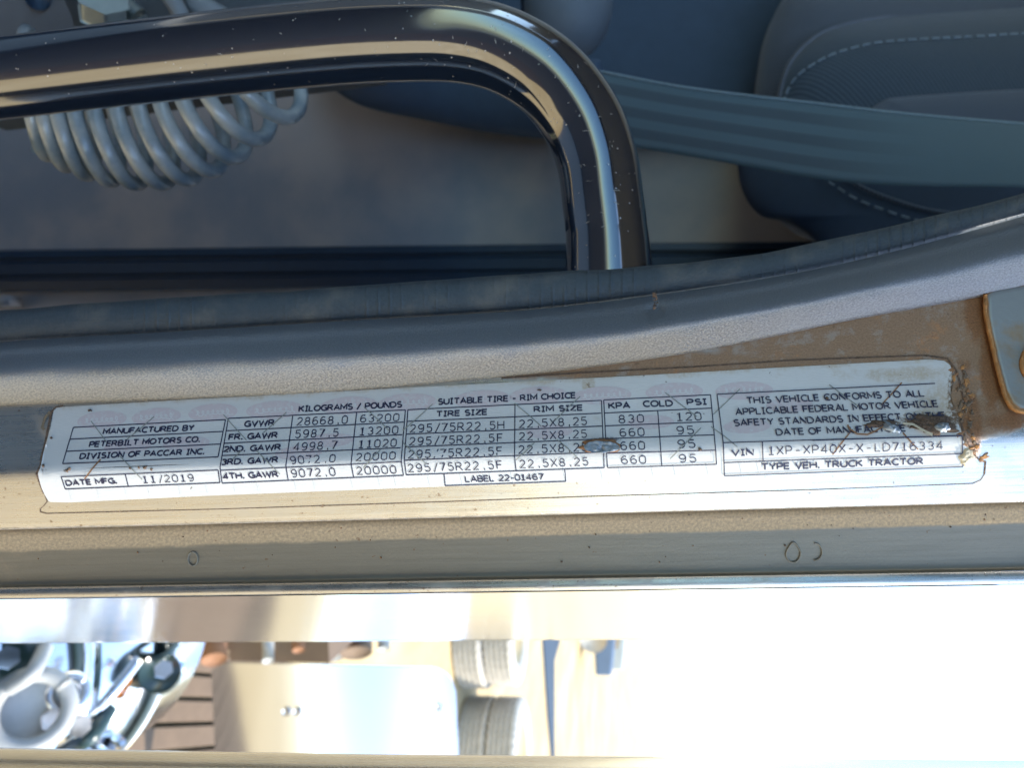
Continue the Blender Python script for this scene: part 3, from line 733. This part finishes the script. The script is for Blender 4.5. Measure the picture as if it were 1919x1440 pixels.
# ------------------------------------------------------------------ cab interior shell
def W2(px, py, X):                                   # photo pixel on the plane world X
    r = ROT @ Vector(((px - 960) / F, -(py - 720) / F, -1)); return CAM + r * (X / r.x)
m = Mt('cab_back_trim'); ob = m.ob(); n = m.noise(ob, 5, 5, .55); n2 = m.noise(ob, 140, 4)
m.set(col=m.mix(m.ss(n, .35, .65), (.32, .35, .38), (.60, .53, .47)), rough=.7, bump=m.bump(n2, .15, .001)); M_WALL = m.m
M_DARK = plain('dark_cab_trim', (.045, .075, .12), .6, 0, .2, 60, .1)
M_WFAR = plain('grey_cab_panel', (.30, .32, .34), .7, 0, .1, 60, .1)
M_DOORT = plain('grey_door_trim', (.11, .09, .10), .6, 0, .2, 60, .1)
M_DASH = plain('dark_dash_plastic', (.10, .10, .115), .6, 0, .2, 60, .1)
M_TRIM = plain('black_rubber_trim', (.02, .045, .08), .45, 0, .2, 60, .1)
M_ROOF = plain('grey_headlining', (.22, .23, .25), .9, 0, .1, 60, .1)
YI = .03
cab = tag(mesh('cab_back_wall', *box((.80, 1.0, 1.65), (.04, 1.94, 2.05)), M_WALL, smooth=False), kind='structure')
tag(mesh('cab_floor', *box((-.05, 1.04, .60), (1.74, 1.9, .05)), M_DARK, smooth=False), kind='structure')
tag(mesh('cab_roof', *box((-.05, 1.04, 2.67), (1.74, 1.9, .05)), M_ROOF, smooth=False), kind='structure')
tag(mesh('cab_wall_far', *join(box((.55, 2.0, 1.65), (.5, .04, 2.05)), box((-.05, 2.0, 1.3), (.7, .04, 1.4)), box((-.7, 2.0, 1.65), (.5, .04, 2.05)), box((-.05, 2.0, 2.5), (.7, .04, .25))), M_WFAR, smooth=False), kind='structure')
tag(mesh('cab_wall_near', *box((.52, .01, 1.65), (.50, .03, 2.0)), M_DARK, smooth=False), kind='structure')
dash = tag(mesh('dashboard', *box((-.85, .94, 1.10), (.3, 1.98, 1.1)), M_DASH, smooth=False), 'dark cab dashboard behind the viewer, seen only as a reflection', 'dashboard')
tag(mesh('windscreen_pillar', *join(box((-.90, .03, 2.15), (.05, .12, 1.0)), box((-.90, 1.25, 2.58), (.05, 1.4, .12))), M_DASH, smooth=False), kind='structure')
m = Mt('tinted_glass'); tb = m.n.new('ShaderNodeBsdfTransparent'); tb.inputs[0].default_value = (.34, .45, .52, 1)
gb = m.n.new('ShaderNodeBsdfGlossy'); gb.inputs['Roughness'].default_value = .02; mx = m.n.new('ShaderNodeMixShader'); mx.inputs[0].default_value = .06
m.t.links.new(tb.outputs[0], mx.inputs[1]); m.t.links.new(gb.outputs[0], mx.inputs[2]); m.t.links.new(mx.outputs[0], m.n['Material Output'].inputs[0]); M_TINT = m.m
tag(mesh('windscreen', [(-.90, -.06, 1.64), (-.90, 1.96, 1.64), (-.90, 1.96, 2.53), (-.90, -.06, 2.53)], [(0, 1, 2, 3)], M_TINT, smooth=False, loc=(-.9, 1, 1.64)), kind='structure')
door = empty('open_door', (-.85, -.05, 1.0), 'dark open cab door swung outward behind the viewer', 'door')
mesh('window', [(-.917, -.54, 1.99), (-.883, -.06, 1.99), (-.883, -.06, 2.5), (-.917, -.54, 2.5)], [(0, 1, 2, 3)], M_TINT, door, smooth=False)
mesh('door_panel', *box((-.90, -.28, 1.32), (.06, .43, 1.34), Matrix.Rotation(R(4), 3, 'Z')), M_DOORT, door, smooth=False)
# black trim strip standing on the back wall
ts = empty('trim_strip', W2(960, 495, .77), 'black upright trim strip on the grey cab back wall', 'trim strip')
vs = []
for i in range(40):
    px = -500 + 2900 * i / 39
    for y, dx in ((0, 0), (2, -.012), (14, -.014), (17, -.010), (22, -.010), (26, -.015), (46, -.015), (50, -.011), (55, -.011), (58, -.014), (76, -.012), (79, 0)):
        vs.append(W2(px, interp([(0, 469), (960, 458), (1919, 448)], px) + y, .776 + dx))
mesh('strip', vs, grid_faces(40, 12), M_TRIM, ts, smooth=False)
mesh('clip_block', *box(W2(15, 565, .76), (.02, .012, .018)), M_WALL, ts)

# ------------------------------------------------------------------ seat
def fabric(name, c1, c2, sc_=1400):
    m = Mt(name); ob = m.ob(); w = m.wave(m.map(ob, rot=(.3, .2, .6)), sc_ / 9, .4, 'DIAGONAL'); w2 = m.noise(ob, 700, 3)
    m.set(col=m.mix(m.math('MULTIPLY', w, w2), c1, c2), rough=.8, sheen=.3, bump=m.bump(w, .5, .0006)); return m.m
M_FAB = fabric('seat_twill', (.035, .055, .08), (.11, .145, .18))
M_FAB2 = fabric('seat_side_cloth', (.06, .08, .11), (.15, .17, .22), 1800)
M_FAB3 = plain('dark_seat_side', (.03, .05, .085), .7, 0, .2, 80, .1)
M_THR = plain('grey_thread', (.27, .33, .38), .6, 0, .2, 300)
seat = empty('truck_seat', P(1800, 330, .6), 'charcoal cloth truck seat with pale stitching at the top right', 'seat')
def cushion(name, C, bnd, d0, T, mat, parent, n=2.2, back=.12, rings=16):
    N_ = 96; pts = []
    k = len(bnd)
    for i in range(N_):
        s = i / N_ * k; a = int(s); q = s - a
        def cr(ax):
            p0, p1, p2, p3 = (bnd[(a-1) % k][ax], bnd[a % k][ax], bnd[(a+1) % k][ax], bnd[(a+2) % k][ax])
            return .5 * (2*p1 + (p2-p0)*q + (2*p0-5*p1+4*p2-p3)*q*q + (3*p1-p0-3*p2+p3)*q**3)
        pts.append((cr(0), cr(1)))
    def f_(i, r):
        x = C[0] + (pts[i % N_][0] - C[0]) * r; y = C[1] + (pts[i % N_][1] - C[1]) * r
        return P(x, y, d0 - T * (1 - r ** n) ** .5 if r < 1 else d0)
    vs = []
    for r in range(rings + 1):
        q = math.sin(r / rings * math.pi / 2) if r else .001
        vs += [f_(i, q) for i in range(N_)]
    vs += [P(C[0] + (pts[i][0] - C[0]) * .97, C[1] + (pts[i][1] - C[1]) * .97, d0 + back) for i in range(N_)]
    mesh(name, vs, grid_faces(rings + 2, N_, True), mat, parent)
    return pts, f_
B1 = [(1415, 230), (1420, 130), (1445, 40), (1500, -30), (1650, -70), (1919, -100), (2400, -110), (2500, 200), (2400, 480), (1919, 480), (1600, 470), (1450, 400)]
B2 = [(1448, 300), (1452, 210), (1470, 130), (1510, 78), (1570, 46), (1690, 26), (1919, 8), (2350, -20), (2450, 180), (2350, 420), (1919, 450), (1560, 430)]
cushion('seat_body', (1900, 180), B1, .66, .07, M_FAB2, seat, 4)
pts, fn = cushion('seat_panel', (1900, 190), B2, .61, .055, M_FAB, seat, 3)
idx = [i for i in range(96)]
ring = [fn(i, .985) for i in range(96)] + [fn(0, .985)]
vv, ff, uu = tube(ring, .0017, 8); mesh('piping', vv, ff, plain('grey_piping', (.15, .17, .22), .7, 0, .2, 200), seat)
B3 = [(1600, 330), (1612, 230), (1650, 192), (1700, 180), (1919, 164), (2400, 150), (2450, 300), (2300, 520), (1919, 520), (1660, 480)]
cushion('lower_bolster', (1950, 330), B3, .56, .02, M_FAB2, seat, 4)
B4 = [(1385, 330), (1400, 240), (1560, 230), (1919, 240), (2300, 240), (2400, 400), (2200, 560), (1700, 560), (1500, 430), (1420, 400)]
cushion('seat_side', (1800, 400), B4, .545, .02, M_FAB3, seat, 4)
# stitches: dashes sunk in a row, parallel to the piping
n_st = 0
def dist2(a, b): return (a - b).length
def on_panel(x, y):
    dx, dy = x - 1900, y - 190; a = math.atan2(dy, dx)
    b = min(pts, key=lambda p: abs(math.remainder(math.atan2(p[1] - 190, p[0] - 1900) - a, 2 * math.pi)))
    q = min(.98, math.hypot(dx, dy) / math.dist(b, (1900, 190)))
    return P(x, y, .61 - .055 * (1 - q ** 3) ** .5)
seam = crv([on_panel(*p) for p in [(1462, 215), (1476, 170), (1497, 140), (1530, 117), (1570, 98), (1640, 80), (1720, 73), (1820, 68), (1919, 62), (2050, 56)]], 500)
acc = 0; seg = []; last = seam[0]; on = True
for p in seam[1:]:
    acc += (p - last).length; last = p
    seg.append(p + (CAM - p).normalized() * .0012)
    if acc > (.0058 if on else .0022):
        if on and len(seg) > 1 and n_st < 70:
            vv, ff, uu = tube(seg, .0009, 6); mesh('stitch', vv, ff, M_THR, seat); n_st += 1
        acc = 0; on = not on; seg = [p + (CAM - p).normalized() * .0012]
sp = crv([P(1530, 322, .522), P(1560, 345, .522), P(1610, 375, .522), P(1670, 398, .522), P(1730, 415, .522), P(1800, 425, .522)], 60)
for k in range(0, 58, 5):
    vv, ff, uu = tube(sp[k:k+4], .0007, 6); mesh('stitch', vv, ff, M_THR, seat)
vv, ff, uu = tube([p + Vector((0, .008, .004)) for p in sp], .0013, 6); mesh('welt', vv, ff, M_FAB2, seat)

# ------------------------------------------------------------------ dark console between handle and seat
con = empty('seat_base_cover', P(1100, 100, .70), 'dark blue plastic cover behind the seat belt and the bend of the black handle', 'cover')
cushion('cover', (1080, 20), [(560, -60), (600, 120), (660, 190), (800, 226), (1000, 258), (1250, 262), (1500, 262), (1560, 100), (1540, -120), (1080, -160), (640, -140)], .74, .03, M_DARK, con, 5, .02)
# ------------------------------------------------------------------ seat belt
m = Mt('belt_webbing'); uv = m.uv()
sep = m.n.new('ShaderNodeSeparateXYZ'); m.put(sep.inputs[0], uv); vv_ = sep.outputs[1]
fade = m.ss(sep.outputs[0], 4.9, 5.9); st = m.math('MAXIMUM', m.ss(m.math('SINE', m.math('MULTIPLY', vv_, 22.)), -.3, .3), fade)
rib = m.wave(uv, 90, .3, 'X'); rib2 = m.noise(m.map(uv, (300, 60, 1)), 1, 2)
m.set(col=m.mix(st, m.mix(rib, (.045, .07, .085), (.095, .13, .15)), m.mix(rib2, (.08, .13, .15), (.125, .185, .21))), rough=.6, sheen=.2, bump=m.bump(rib, .35, .0004)); M_BELT = m.m
belt = empty('seat_belt', P(1500, 260, .42), 'grey blue ribbed seat belt strap crossing in front of the seat', 'seat belt')
Tt = [(420, 30), (620, 58), (800, 80), (1110, 130), (1280, 162), (1500, 189), (1700, 212), (1919, 231), (2400, 275)]
Bt = [(420, 140), (640, 182), (800, 222), (1020, 252), (1185, 276), (1280, 291), (1400, 312), (1500, 330), (1600, 343), (1750, 350), (1919, 352), (2400, 385)]
vs, uvs = [], []
for i in range(160):
    px = 1065 + 1335 * i / 159
    yt, yb = spl(Tt, px), spl(Bt, px); d0 = interp([(420, .60), (1100, .47), (1919, .40), (2400, .38)], px)
    tw = interp([(420, .01), (1200, .008), (1919, -.014)], px)
    for j in range(13):
        t = j / 12; y = yt + (yb - yt) * t; d = d0 + tw * (t - .5) - .002 * math.sin(math.pi * t)
        vs.append(P(px, y, d)); uvs.append((px / 300, t))
    for j in range(13):
        t = 1 - j / 12; y = yt + (yb - yt) * t; d = d0 + tw * (t - .5) - .002 * math.sin(math.pi * t) + .0013
        vs.append(P(px, y, d)); uvs.append((px / 300, t))
bevel(mesh('anchor', *box(P(1090, 205, .485), (.02, .06, .03)), M_DARK, belt, smooth=False), .004)
mesh('webbing', vs, grid_faces(160, 26, True), M_BELT, belt, uv=uvs)
vv, ff, uu = tube([P(px, spl(Tt, px) + 1, interp([(420, .60), (1100, .47), (1919, .40), (2400, .38)], px) - .5 * interp([(420, .01), (1200, .008), (1919, -.014)], px)) for px in range(1070, 2400, 30)], .0009, 8)
mesh('selvage', vv, ff, plain('belt_selvage', (.22, .29, .32), .6, 0, .3, 400, .4), belt)

# ------------------------------------------------------------------ seat mechanism at the top left
M_GPLAST = plain('grey_painted_steel', (.14, .15, .16), .5, .2, .3, 40, .15)
M_BOLT = plain('zinc_bolt', (.50, .55, .50), .35, .6, .25, 90, .2)
M_PALE = plain('pale_plastic', (.36, .36, .34), .5, 0, .3, 30, .1)
mech = empty('seat_mechanism', P(150, 20, .42), 'grey steel seat bracket with hole and bolt above the handle', 'seat bracket')
vs = []; ol = [(-300, -300), (60, -300), (112, -20), (135, 30), (142, 60), (150, 120), (-300, 160)]
for dd in (.43, .434):
    vs += [P(x, y, dd) for x, y in ol]
n = len(ol)
mesh('bracket_plate', vs, [tuple(range(n)), tuple(reversed(range(n, 2*n)))] + [(i, i + n, (i+1) % n + n, (i+1) % n) for i in range(n)], M_GPLAST, mech, smooth=False)
v, f, u_ = tube([P(70, -4, .431), P(70, -4, .425)], .0065, 24); mesh('hole', v, f, M_TRIM, mech)
v, f = box(P(300, -40, .50), (.05, .16, .30)); mesh('housing', v, f, plain('grey_housing', (.12, .13, .13), .6, 0, .4, 40, .3), mech, smooth=False)
def hexa(p, axis, r, h):
    a = Vector(axis).normalized(); e1 = a.orthogonal().normalized(); e2 = a.cross(e1); vs = []
    for z in (0, h):
        vs += [p + a * z + (e1 * math.cos(k * math.pi / 3) + e2 * math.sin(k * math.pi / 3)) * r for k in range(6)]
    return vs, [tuple(range(6)), tuple(reversed(range(6, 12)))] + [(i, (i+1) % 6, (i+1) % 6 + 6, i + 6) for i in range(6)]
v, f = hexa(P(195, 30, .42), ROT @ Vector((.4, .5, .8)), .013, .012); bevel(mesh('bolt', v, f, M_BOLT, mech, smooth=False), .0012)
v, f, u_ = tube([P(190, -10, .43), P(235, 12, .43), P(262, 34, .43)], .006, 14); mesh('hose_stub', v, f, M_BOLT, mech)
v, f, u_ = tube(crv([P(300, -30, .43), P(330, 10, .43), P(350, 50, .43)], 12), .005, 14); mesh('cable', v, f, M_PALE, mech)
v, f, u_ = tube(crv([P(370, -40, .44), P(375, 10, .44), P(420, 40, .44)], 12), .008, 14); mesh('cable', v, f, M_PALE, mech)
kn = empty('gear_knob', P(1050, 30, .56), 'blurred pale rounded knob above the handle bend', 'knob')
vs, fs = [], []
for i in range(17):
    a = math.pi * i / 16
    for j in range(28):
        b = 2 * math.pi * j / 28; r1 = .034 * math.sin(a) ** .8
        vs.append(P(1065, 8, .56) + ROT @ Vector((r1 * math.cos(b), .04 * math.cos(a), r1 * math.sin(b))))
mesh('knob', vs, grid_faces(17, 28, True), plain('grey_knob', (.16, .19, .22), .55, 0, .3, 12), kn)
v, f, u_ = tube([P(1000, -60, .60), P(1010, 200, .64)], .012, 16); mesh('stalk', v, f, M_DARK, kn)
# ------------------------------------------------------------------ outside: yard ground
m = Mt('yard_dirt'); ob = m.ob(); n = m.noise(ob, .6, 6, .6); n2 = m.noise(ob, 8, 5, .65); tr = m.noise(m.map(ob, (.12, 1.6, 1)), 1.3, 4)
m.set(col=m.mix(m.ss(m.math('ADD', m.math('MULTIPLY', n, .6), m.math('MULTIPLY', tr, .5)), .4, .75), m.mix(n2, (.35, .24, .105), (.46, .33, .155)), (.55, .42, .23)), rough=.9, bump=m.bump(n2, .4, .02)); M_GND = m.m
vs = []; fs = []
G_ = [-600, -200, -60, -20, -8, -3, 0, 3, 8, 20, 60, 200, 600]
for x in G_:
    for y in G_: vs.append((x, y, 0))
tag(mesh('ground', vs, grid_faces(len(G_), len(G_)), M_GND), kind='structure')

# ------------------------------------------------------------------ fuel tank
m = Mt('polished_tank'); n = m.noise(m.ob(), 14, 4)
m.set(col=(.70, .72, .75), metal=1., rough=m.ss(n, .3, .7, .08, .16)); M_TANK = m.m
tk = empty('fuel_tank', (1.1, -.39, .2), 'polished round fuel tank with black strap at the lower left', 'fuel tank')
TC = (-.39, .54)
def ringpath(x, r, a0=0, a1=360, n=64): return [Vector((x, TC[0] + r * math.sin(R(a0 + (a1-a0)*k/n)), TC[1] + r * math.cos(R(a0 + (a1-a0)*k/n)))) for k in range(n+1)]
def drum(xs, rs, n=72):
    vs = []
    for x, r in zip(xs, rs): vs += [Vector((x, TC[0] + r * math.sin(2*math.pi*k/n), TC[1] + r * math.cos(2*math.pi*k/n))) for k in range(n)]
    return vs, grid_faces(len(xs), n, True)
mesh('tank_shell', *drum([.32, .32, .35, 1.34, 1.375, 1.385, 1.385], [0.01, .31, .34, .34, .325, .30, .01]), M_TANK, tk)
for x0, w in ((.98, .05), (1.19, .035)):
    mesh('strap', *drum([x0, x0, x0 + w, x0 + w], [.341, .349, .349, .341]), plain('rubber_strap', (.02, .04, .04), .3, 0, .2, 30), tk)
    mesh('strap_edge', *drum([x0 + .012, x0 + .012, x0 + w - .012, x0 + w - .012], [.349, .353, .353, .349]), M_TANK, tk)
v, f, u_ = tube([Vector((1.06, -.60, .80)), Vector((1.06, -.625, .86))], .045, 24); mesh('filler_cap', v, f, M_TANK, tk)
v, f, u_ = tube(crv([(.9, -.50, .88), (.93, -.55, .93), (1.0, -.6, .90), (1.02, -.66, .83)], 20), .018, 14); mesh('step_bracket', v, f, M_TANK, tk)
for x, y, z in ((1.245, -.435, .885), (1.235, -.50, .875), (.86, -.43, .89)):
    vs = [];
    for i in range(9):
        a = math.pi * i / 8
        for j in range(16):
            b = 2*math.pi*j/16; vs.append(Vector((x, y, z)) + Vector((.016*math.sin(a)*math.cos(b), .016*math.sin(a)*math.sin(b), .016*math.cos(a))))
    mesh('rivet_head', vs, grid_faces(9, 16, True), M_TANK, tk)
stp2 = empty('step_plate', (1.0, -.66, .7), 'bright metal step bracket with orange marker beside the fuel tank', 'step')
bevel(mesh('tread', *box((1.02, -.68, .76), (.30, .05, .015), Matrix.Rotation(R(-30), 3, 'X')), M_TANK, stp2, smooth=False), .004)
for k in range(4):
    v, f, u_ = tube([Vector((.86 + .09 * k, -.59, .83)), Vector((.86 + .09 * k, -.69, .74))], .013, 12); mesh('tread_bar', v, f, M_TANK, stp2)
m = Mt('orange_lens'); m.set(col=(.75, .22, .02), rough=.25, coat=.5); M_OR = m.m
v, f, u_ = tube([P(222, 1300, 1.22), P(236, 1270, 1.26), P(246, 1262, 1.30)], .012, 14); mesh('marker_lens', v, f, M_OR, stp2)
v, f, u_ = tube([P(196, 1327, 1.2), P(196, 1327, 1.22)], .011, 14); mesh('marker_lens', v, f, M_OR, stp2)

M_BLK = plain('black_rubber', (.03, .055, .05), .2, 0, .2, 30)
def hoop(c, r1, axis, rt, n=40):
    a = Vector(axis).normalized(); e1 = a.orthogonal().normalized(); e2 = a.cross(e1)
    return tube([c + (e1 * math.cos(2*math.pi*k/n) + e2 * math.sin(2*math.pi*k/n)) * r1 for k in range(n + 1)], rt, 14)
ax = (P(60, 1330, 1.0) - CAM)
v, f, u_ = hoop(P(58, 1332, .98), .045, ax, .011); mesh('clamp_ring', v, f, M_PALE, stp2)
v, f, u_ = hoop(P(128, 1300, 1.02), .022, ax, .008); mesh('clamp_ring', v, f, M_TANK, stp2)
v, f, u_ = tube([P(60, 1332, .99), P(60, 1332, .998)], .036, 24); mesh('dark_boss', v, f, M_PALE, stp2)
v, f, u_ = tube([P(18, 1236, 1.0), P(20, 1240, 1.04)], .045, 24); mesh('dark_boss', v, f, M_BLK, stp2)
v, f, u_ = tube([P(300, 1262, 1.28), P(303, 1266, 1.32)], .034, 24); mesh('dark_boss', v, f, M_BLK, stp2)
for q, (x, y, d) in enumerate(((15, 1234, .985), (306, 1256, 1.26), (32, 1388, 1.0), (100, 1350, 1.0), (150, 1362, 1.05))):
    v, f = hexa(P(x, y, d), ax, .012, -.012); bevel(mesh('bolt', v, f, M_TANK, stp2, smooth=False), .003)
for (x0, y0, x1, y1, d, rr, mt) in ((90, 1405, 262, 1235, 1.12, .008, M_TANK), (20, 1290, 85, 1215, .97, .010, M_PALE), (120, 1412, 205, 1330, 1.1, .012, M_BLK), (262, 1240, 330, 1208, 1.3, .007, M_BLK)):
    v, f, u_ = tube(crv([P(x0, y0, d), P((x0+x1)/2 + 8, (y0+y1)/2 + 10, d - .01), P(x1, y1, d + .03)], 14), rr, 12); mesh('brace', v, f, mt, stp2)
# ------------------------------------------------------------------ planks on the ground
M_WOOD = plain('weathered_plank', (.14, .092, .055), .85, 0, .3, 14, .4)
dk = empty('plank_deck', (2.7, -1.2, 0), 'weathered brown planks lying between tank and bright fender', 'deck')
dv = Vector((.913, -.407, 0)); nv_ = Vector((-.407, -.913, 0))
for k in range(18):
    c = Vector((2.1, -.35, .05 + random.uniform(-.004, .004))) + nv_ * .085 * k + dv * .7
    o = mesh('plank', *box(c, (1.5, .070, .04), Matrix.Rotation(-math.atan2(.407, .913) + random.uniform(-.004, .004), 3, 'Z')), M_WOOD, dk, smooth=False); bevel(o, .004)

# ------------------------------------------------------------------ polished wheel fender
fd = empty('wheel_fender', (2.2, -1.1, .4), 'bright polished curved wheel fender with rounded corners and rivets', 'fender')
m = Mt('fender_metal'); n = m.noise(m.ob(), 3, 3)
m.set(col=(.60, .62, .64), metal=.95, rough=.2, bump=m.bump(n, .05, .02)); M_FEN = m.m
vs = []; NA, NBb = 40, 30
def fend(a, b):                                      # a 0..1 from foot to top, b 0..1 across (outboard)
    ang = R(-12 + 76 * a); r = .78
    zz = .475 + .655 * math.sin(ang); xx = 2.75 - .60 * math.cos(ang)
    cr_ = .09
    y0, y1 = -.388 * xx - .02, -1.7
    ed = 0
    if a > .84: ed = cr_ * (1 - math.sqrt(max(0, 1 - ((a - .84) / .16) ** 2)))
    if a < .05: ed = .03 * (1 - a / .05)
    return Vector((xx, y0 - ed + (y1 + ed - (y0 - ed)) * b, zz))
for i in range(NA):
    for j in range(NBb): vs.append(fend(i / (NA - 1), j / (NBb - 1)))
k0 = len(vs)
for i in range(NA):
    for j in range(NBb): vs.append(fend(i / (NA - 1), j / (NBb - 1)) + Vector((.006, 0, 0)))
ff = grid_faces(NA, NBb) + [tuple(q + k0 for q in f) for f in grid_faces(NA, NBb, flip=True)]
mesh('fender_sheet', vs, ff, M_FEN, fd)
for a in (.30, .34, .9):
    for b in (.18, .46):
        c = fend(a, b); v, f, u_ = tube([c + Vector((-.008, 0, 0)), c + Vector((.004, 0, 0))], .013, 14); mesh('rivet', v, f, M_FEN, fd)
M_RUSTY = plain('rusty_frame', (.22, .10, .045), .8, 0, .5, 20, .3)
fr = empty('chassis_parts', (2.0, -.7, .8), 'rusty brown chassis parts between fender and cab side', 'chassis')
mesh('frame_rail', *box((2.6, -.72, .72), (1.4, .06, .3)), M_WOOD, fr, smooth=False)
for (px, py, d, r, mt) in [(402, 1226, 2.0, .034, M_RUSTY), (425, 1214, 2.15, .022, M_WOOD), (503, 1228, 2.0, .016, M_PALE), (560, 1208, 2.0, .017, M_RUSTY), (585, 1212, 2.1, .014, M_RUSTY), (622, 1220, 2.3, .04, M_PALE), (668, 1213, 2.3, .05, M_WOOD), (720, 1206, 2.4, .02, M_PALE)]:
    v, f, u_ = tube([P(px, py - 30, d + .05), P(px, py + 12, d)], r, 18); mesh('pipe', v, f, mt, fr)

# ------------------------------------------------------------------ stacked spare tyres
m = Mt('dusty_tyre'); n = m.noise(m.ob(), 12, 5); m.set(col=m.mix(n, (.30, .275, .23), (.55, .50, .42)), rough=.85, bump=m.bump(n, .3, .01)); M_TYRE = m.m
def tyre(loc, label):
    e = empty('tyre', loc, label, 'tyre', 'tyres stacked flat on the yard'); r, w = .5, .27
    prof = []
    tread = [(-.125, .470), (-.12, .488)]
    for k in range(5):
        c = -.096 + k * .048
        tread += [(c - .019, .5), (c + .004, .5), (c + .006, .470), (c + .027, .470)]
    tread = tread[:-2] + [(.12, .488), (.125, .470)]
    sect = [(-.10, .30), (-.13, .36), (-.137, .42)] + tread + [(.137, .42), (.13, .36), (.10, .30), (0, .29)]
    N_ = 120; vs = []
    for i in range(N_):
        a = 2 * math.pi * i / N_
        for z, q in sect:
            zz = z + (.006 * math.sin(a * 40) if q >= .470 else 0)
            vs.append(Vector(loc) + Vector((q * math.cos(a), q * math.sin(a), zz + .137)))
    n = len(sect); fs = []
    for i in range(N_):
        for j in range(n):
            a, b = i * n + j, i * n + (j + 1) % n; c, d = ((i+1) % N_) * n + (j+1) % n, ((i+1) % N_) * n + j
            fs.append((a, d, c, b))
    mesh('tread_and_sidewall', vs, fs, M_TYRE, e, smooth=False)
    v, f, u_ = tube([Vector(loc) + Vector((0, 0, .2)), Vector(loc) + Vector((0, 0, .245))], .31, 40); mesh('hole_cap', v, f, M_GND, e)  # pale disc added over the hole, standing in for glare that washes it out
    return e
base1 = Vector((6.75, -2.33, 0)); base2 = Vector((6.65, -3.44, 0))
tyre(base1, 'lower dusty tyre of the stack nearer the cab side'); tyre(base1 + Vector((.03, .02, .275)), 'upper dusty tyre of the stack nearer the cab side')
tyre(base2, 'lower dusty tyre of the stack nearer the outside rail'); tyre(base2 + Vector((-.02, .01, .275)), 'upper dusty tyre of the stack nearer the outside rail')
# things far across the yard
M_BLUE = plain('blue_paint', (.09, .14, .22), .4, 0, .15, 2)
M_DBLUE = plain('dark_blue_wedge', (.03, .05, .075), .95, 0, .2, 2)
M_GREYP = plain('grey_paint', (.35, .38, .38), .4, 0, .2, 2)
M_GLASS = plain('dark_glass', (.03, .05, .06), .1, 0, .2, 2)
o = mesh('dark_wedge', [(11.7, -4.0, .03), (15.8, -4.9, .03), (13.0, -5.0, .03), (12.6, -6.0, .03), (12.3, -6.9, .03), (11.9, -5.5, .03),
     (11.7, -4.0, .005), (15.8, -4.9, .005), (13.0, -5.0, .005), (12.6, -6.0, .005), (12.3, -6.9, .005), (11.9, -5.5, .005)],
     [(0, 1, 2, 3, 4, 5), (11, 10, 9, 8, 7, 6)] + [(i, i + 6, (i+1) % 6 + 6, (i+1) % 6) for i in range(6)], M_DBLUE, smooth=False, loc=(12.5, -5.2, 0))
tag(o, 'dark blue wedge shaped patch across the pale yard', 'sheet')  # low flat wedge, darker and bluer than the ground around it
def car(name, loc, L, W_, H, body, label, cat):
    e = empty(name, loc, label, cat); x, y, z = loc
    prof = [(-L/2, .35), (-L/2, .75), (-L*.28, .9), (-L*.16, H), (L*.3, H), (L/2, H*.8 if cat == 'van' else .95), (L/2, .35)]
    vs = [Vector((x + s * W_/2, y + a, z + b)) for s in (-1, 1) for a, b in prof]; n = len(prof)
    bevel(mesh('body', vs, [tuple(range(n)), tuple(reversed(range(n, 2*n)))] + [(i, i+n, (i+1) % n + n, (i+1) % n) for i in range(n)], body, e, smooth=False), .06)
    mesh('window', *box((x - W_/2 - .01, y + L*.06, z + H*.78), (.03, L*.34, H*.26)), M_GLASS, e, smooth=False)
    for s in (-.3, .3):
        v, f, u_ = tube([Vector((x - W_/2 - .02, y + s * L, z + .34)), Vector((x - W_/2 + .2, y + s * L, z + .34))], .34, 24); mesh('wheel', v, f, M_TYRE, e)
car('parked_pickup', (19, -5.0, 0), 4.6, 1.9, 1.8, M_BLUE, 'blurred blue pickup parked far across the yard', 'pickup')
car('parked_van', (26, -7.4, 0), 5.0, 2.0, 2.3, M_GREYP, 'blurred grey van parked beyond the blue pickup', 'van')
